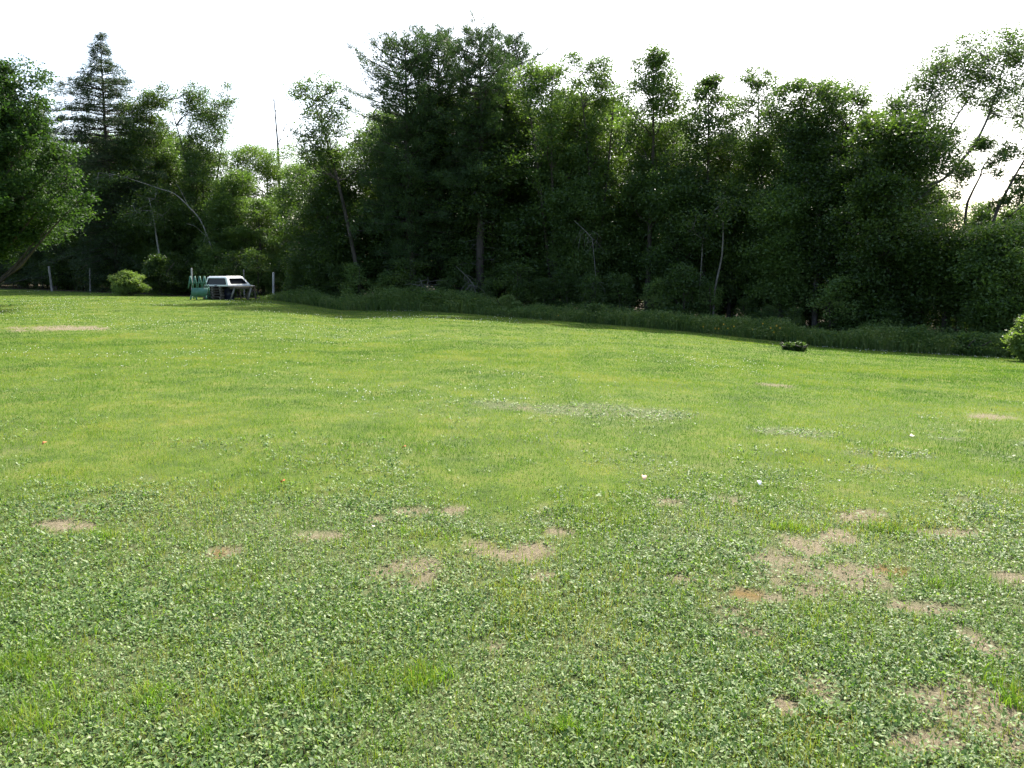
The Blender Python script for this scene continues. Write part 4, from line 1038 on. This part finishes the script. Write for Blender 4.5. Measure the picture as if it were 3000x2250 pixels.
# panel
t = Tubes(); a, b_, c, d = rp_(562, 844), rp_(609, 843), rp_(603, 869), rp_(558, 869)
v = np.array([a, b_, c, d, a + [0, .03, 0], b_ + [0, .03, 0], c + [0, .03, 0], d + [0, .03, 0]])
me = np_mesh('panel', v, np.array([[0, 1, 2, 3], [7, 6, 5, 4], [0, 4, 5, 1], [1, 5, 6, 2], [2, 6, 7, 3], [3, 7, 4, 0]]), M['green']); link('panel', me, root)
for k, px in enumerate([557, 570, 584.5, 598]):
    gbar('upright', rp_(px, 809, .04), rp_(px - 5, 845, .04), .055); gbar('upright', rp_(px + 1, 809, .075), rp_(px + 7, 845, .075), .055)
for px, dx in [(560, -2), (575, 0), (603, 0)]:
    q = rp_(px, 866, .06); e = q.copy(); e[0] += dx * mpx; e[2] = 0; gbar('leg', q, e, .07)
gbar('rail', rp_(558, 829, .10), rp_(606, 829, .10), .05)
gbar('end_brace', rp_(610, 834, .15), rp_(617, 878, .9), .05)
q = rp_(611, 843, .12); e = rp_(614, 872, 1.0); gbar('end_brace', q, e, .06)
for px in (566, 606):
    q = rp_(px, 843, .95); e = q.copy(); e[2] = 0; gbar('leg', q, e, .06)
gbar('rail', rp_(566, 845, .97), rp_(612, 845, .97), .05)

# ------------------------------------------------------------------ small things on the lawn
def small_leaf(name, label, px, py, size, mat, cat, seed, lift=.035):
    g = ground_pix(px, py); rr = random.Random(seed); me = bpy.data.meshes.new(name)
    n_ = 5; v = []; f = []
    for i in range(n_ + 1):
        t_ = i / n_; w = math.sin(math.pi * min(max(t_, .03), .97)) ** .7 * size * .36
        z = .25 * size * math.sin(t_ * 3) + rr.uniform(0, .08) * size
        v += [(-w, t_ * size, z + .2 * w), (0, t_ * size, z - .12 * w), (w, t_ * size, z + .25 * w)]
    for i in range(n_):
        for j in range(2): a_ = i * 3 + j; f.append((a_, a_ + 1, a_ + 4, a_ + 3))
    me.from_pydata(v, [], f); me.update(); me.materials.append(M[mat])
    o = link(name, me, loc=(g.x, g.y, g.z + lift)); o.rotation_euler = (.45, .2, rr.uniform(0, 6.28)); tag(o, label, cat)
    so = o.modifiers.new('t', 'SOLIDIFY'); so.thickness = .0012
    return o
small_leaf('dead_leaf', 'orange brown dead leaf on the grass at the left of the lawn', 826, 1430, .05, 'deadleaf', 'leaf', 1)
small_leaf('dead_leaf', 'reddish dead leaf farther out left of the lawn centre', 1180, 1330, .05, 'deadleaf', 'leaf', 2)
small_leaf('dead_leaf', 'pale tan curled leaf on the lawn right of centre', 1886, 1422, .06, 'tanleaf', 'leaf', 3)
small_leaf('dead_leaf', 'faint brown dead leaf near the left frame edge', 125, 1316, .045, 'deadleaf', 'leaf', 4)
small_leaf('paper_scrap', 'bright white scrap lying in the grass at the right', 2224, 1439, .05, 'paper', 'litter', 5)
small_leaf('paper_scrap', 'smaller white scrap right of the bright one', 2457, 1430, .03, 'paper', 'litter', 6)
def moth(label, px, py, Y, s, rz):
    p = pix_at(px, py, Y); r = empty('moth', p, rz); tag(r, label, 'insect')
    t = Tubes(); t.tube([(0, -.5 * s, 0), (0, -.2 * s, .02 * s), (0, .15 * s, .03 * s), (0, .4 * s, .02 * s)], [.02 * s, .07 * s, .08 * s, .05 * s], 6); link('body', t.mesh('body', M['mothbody']), r)
    for sg in (-1, 1):
        t_ = [(.04 * sg, .25, .03), (.85 * sg, .5, .35), (.95 * sg, .2, .4), (.5 * sg, -.1, .2), (.7 * sg, -.45, .22), (.3 * sg, -.55, .1), (.04 * sg, -.1, .02)]
        v = [tuple(q * s for q in pt) for pt in t_] + [(pt[0] * s, pt[1] * s, pt[2] * s - .0006) for pt in t_]
        me = bpy.data.meshes.new('wing'); n_ = 7; me.from_pydata(v, [], [tuple(range(n_)), tuple(range(2 * n_ - 1, n_ - 1, -1))] + [(i, (i + 1) % n_, n_ + (i + 1) % n_, n_ + i) for i in range(n_)])
        me.update(); me.materials.append(M['moth']); link('wing', me, r)
moth('pale moth flying low over the right of the lawn', 2668, 1278, 3.0, .018, .6)
moth('tiny grey moth flying over the weeds left of centre', 1095, 1543, 3.0, .011, 2.0)
# stone with weeds in the far right lawn
g = ground_pix(2327, 1022)
bm = bmesh.new(); bmesh.ops.create_icosphere(bm, subdivisions=2, radius=.21)
for v in bm.verts: v.co *= 1 + R.uniform(-.14, .14); v.co.z = v.co.z * .55
me = bpy.data.meshes.new('stone'); bm.to_mesh(me); bm.free(); me.materials.append(M['stone'])
o = link('stone', me, loc=(g.x, g.y, g.z + .03)); tag(o, 'half buried grey stone between two weed tufts in the far lawn', 'stone')
bush('dark weed tuft at the left side of the stone in the lawn', 2310, 1026, 17, 1009, 'leaf', 121, nl=12, leaf=.05, lobe=.10, name='weed_clump')
bush('larger dark weed tuft at the right side of the stone in the lawn', 2338, 1029, 19, 1006, 'leaf', 122, nl=14, leaf=.055, lobe=.11, name='weed_clump')
seen = {}
for o in sorted([o for o in bpy.data.objects if o.parent is None and o.get('label')], key=lambda o: o.location.x / max(o.location.y, 1)):
    seen.setdefault(o['label'], []).append(o)
for lab, L in seen.items():
    if len(L) == 2: L[0]['label'] = 'left ' + lab; L[1]['label'] = 'right ' + lab
    if len(L) == 3: L[0]['label'] = 'left ' + lab; L[1]['label'] = 'middle ' + lab; L[2]['label'] = 'right ' + lab
for o in bpy.data.objects:
    if o.parent is not None and o.name.split('.')[0] in ('branches', 'dead_branches'): o['kind'] = 'stuff'
print('tris', sum(len(m.loops) - 2 * len(m.polygons) for m in bpy.data.meshes))
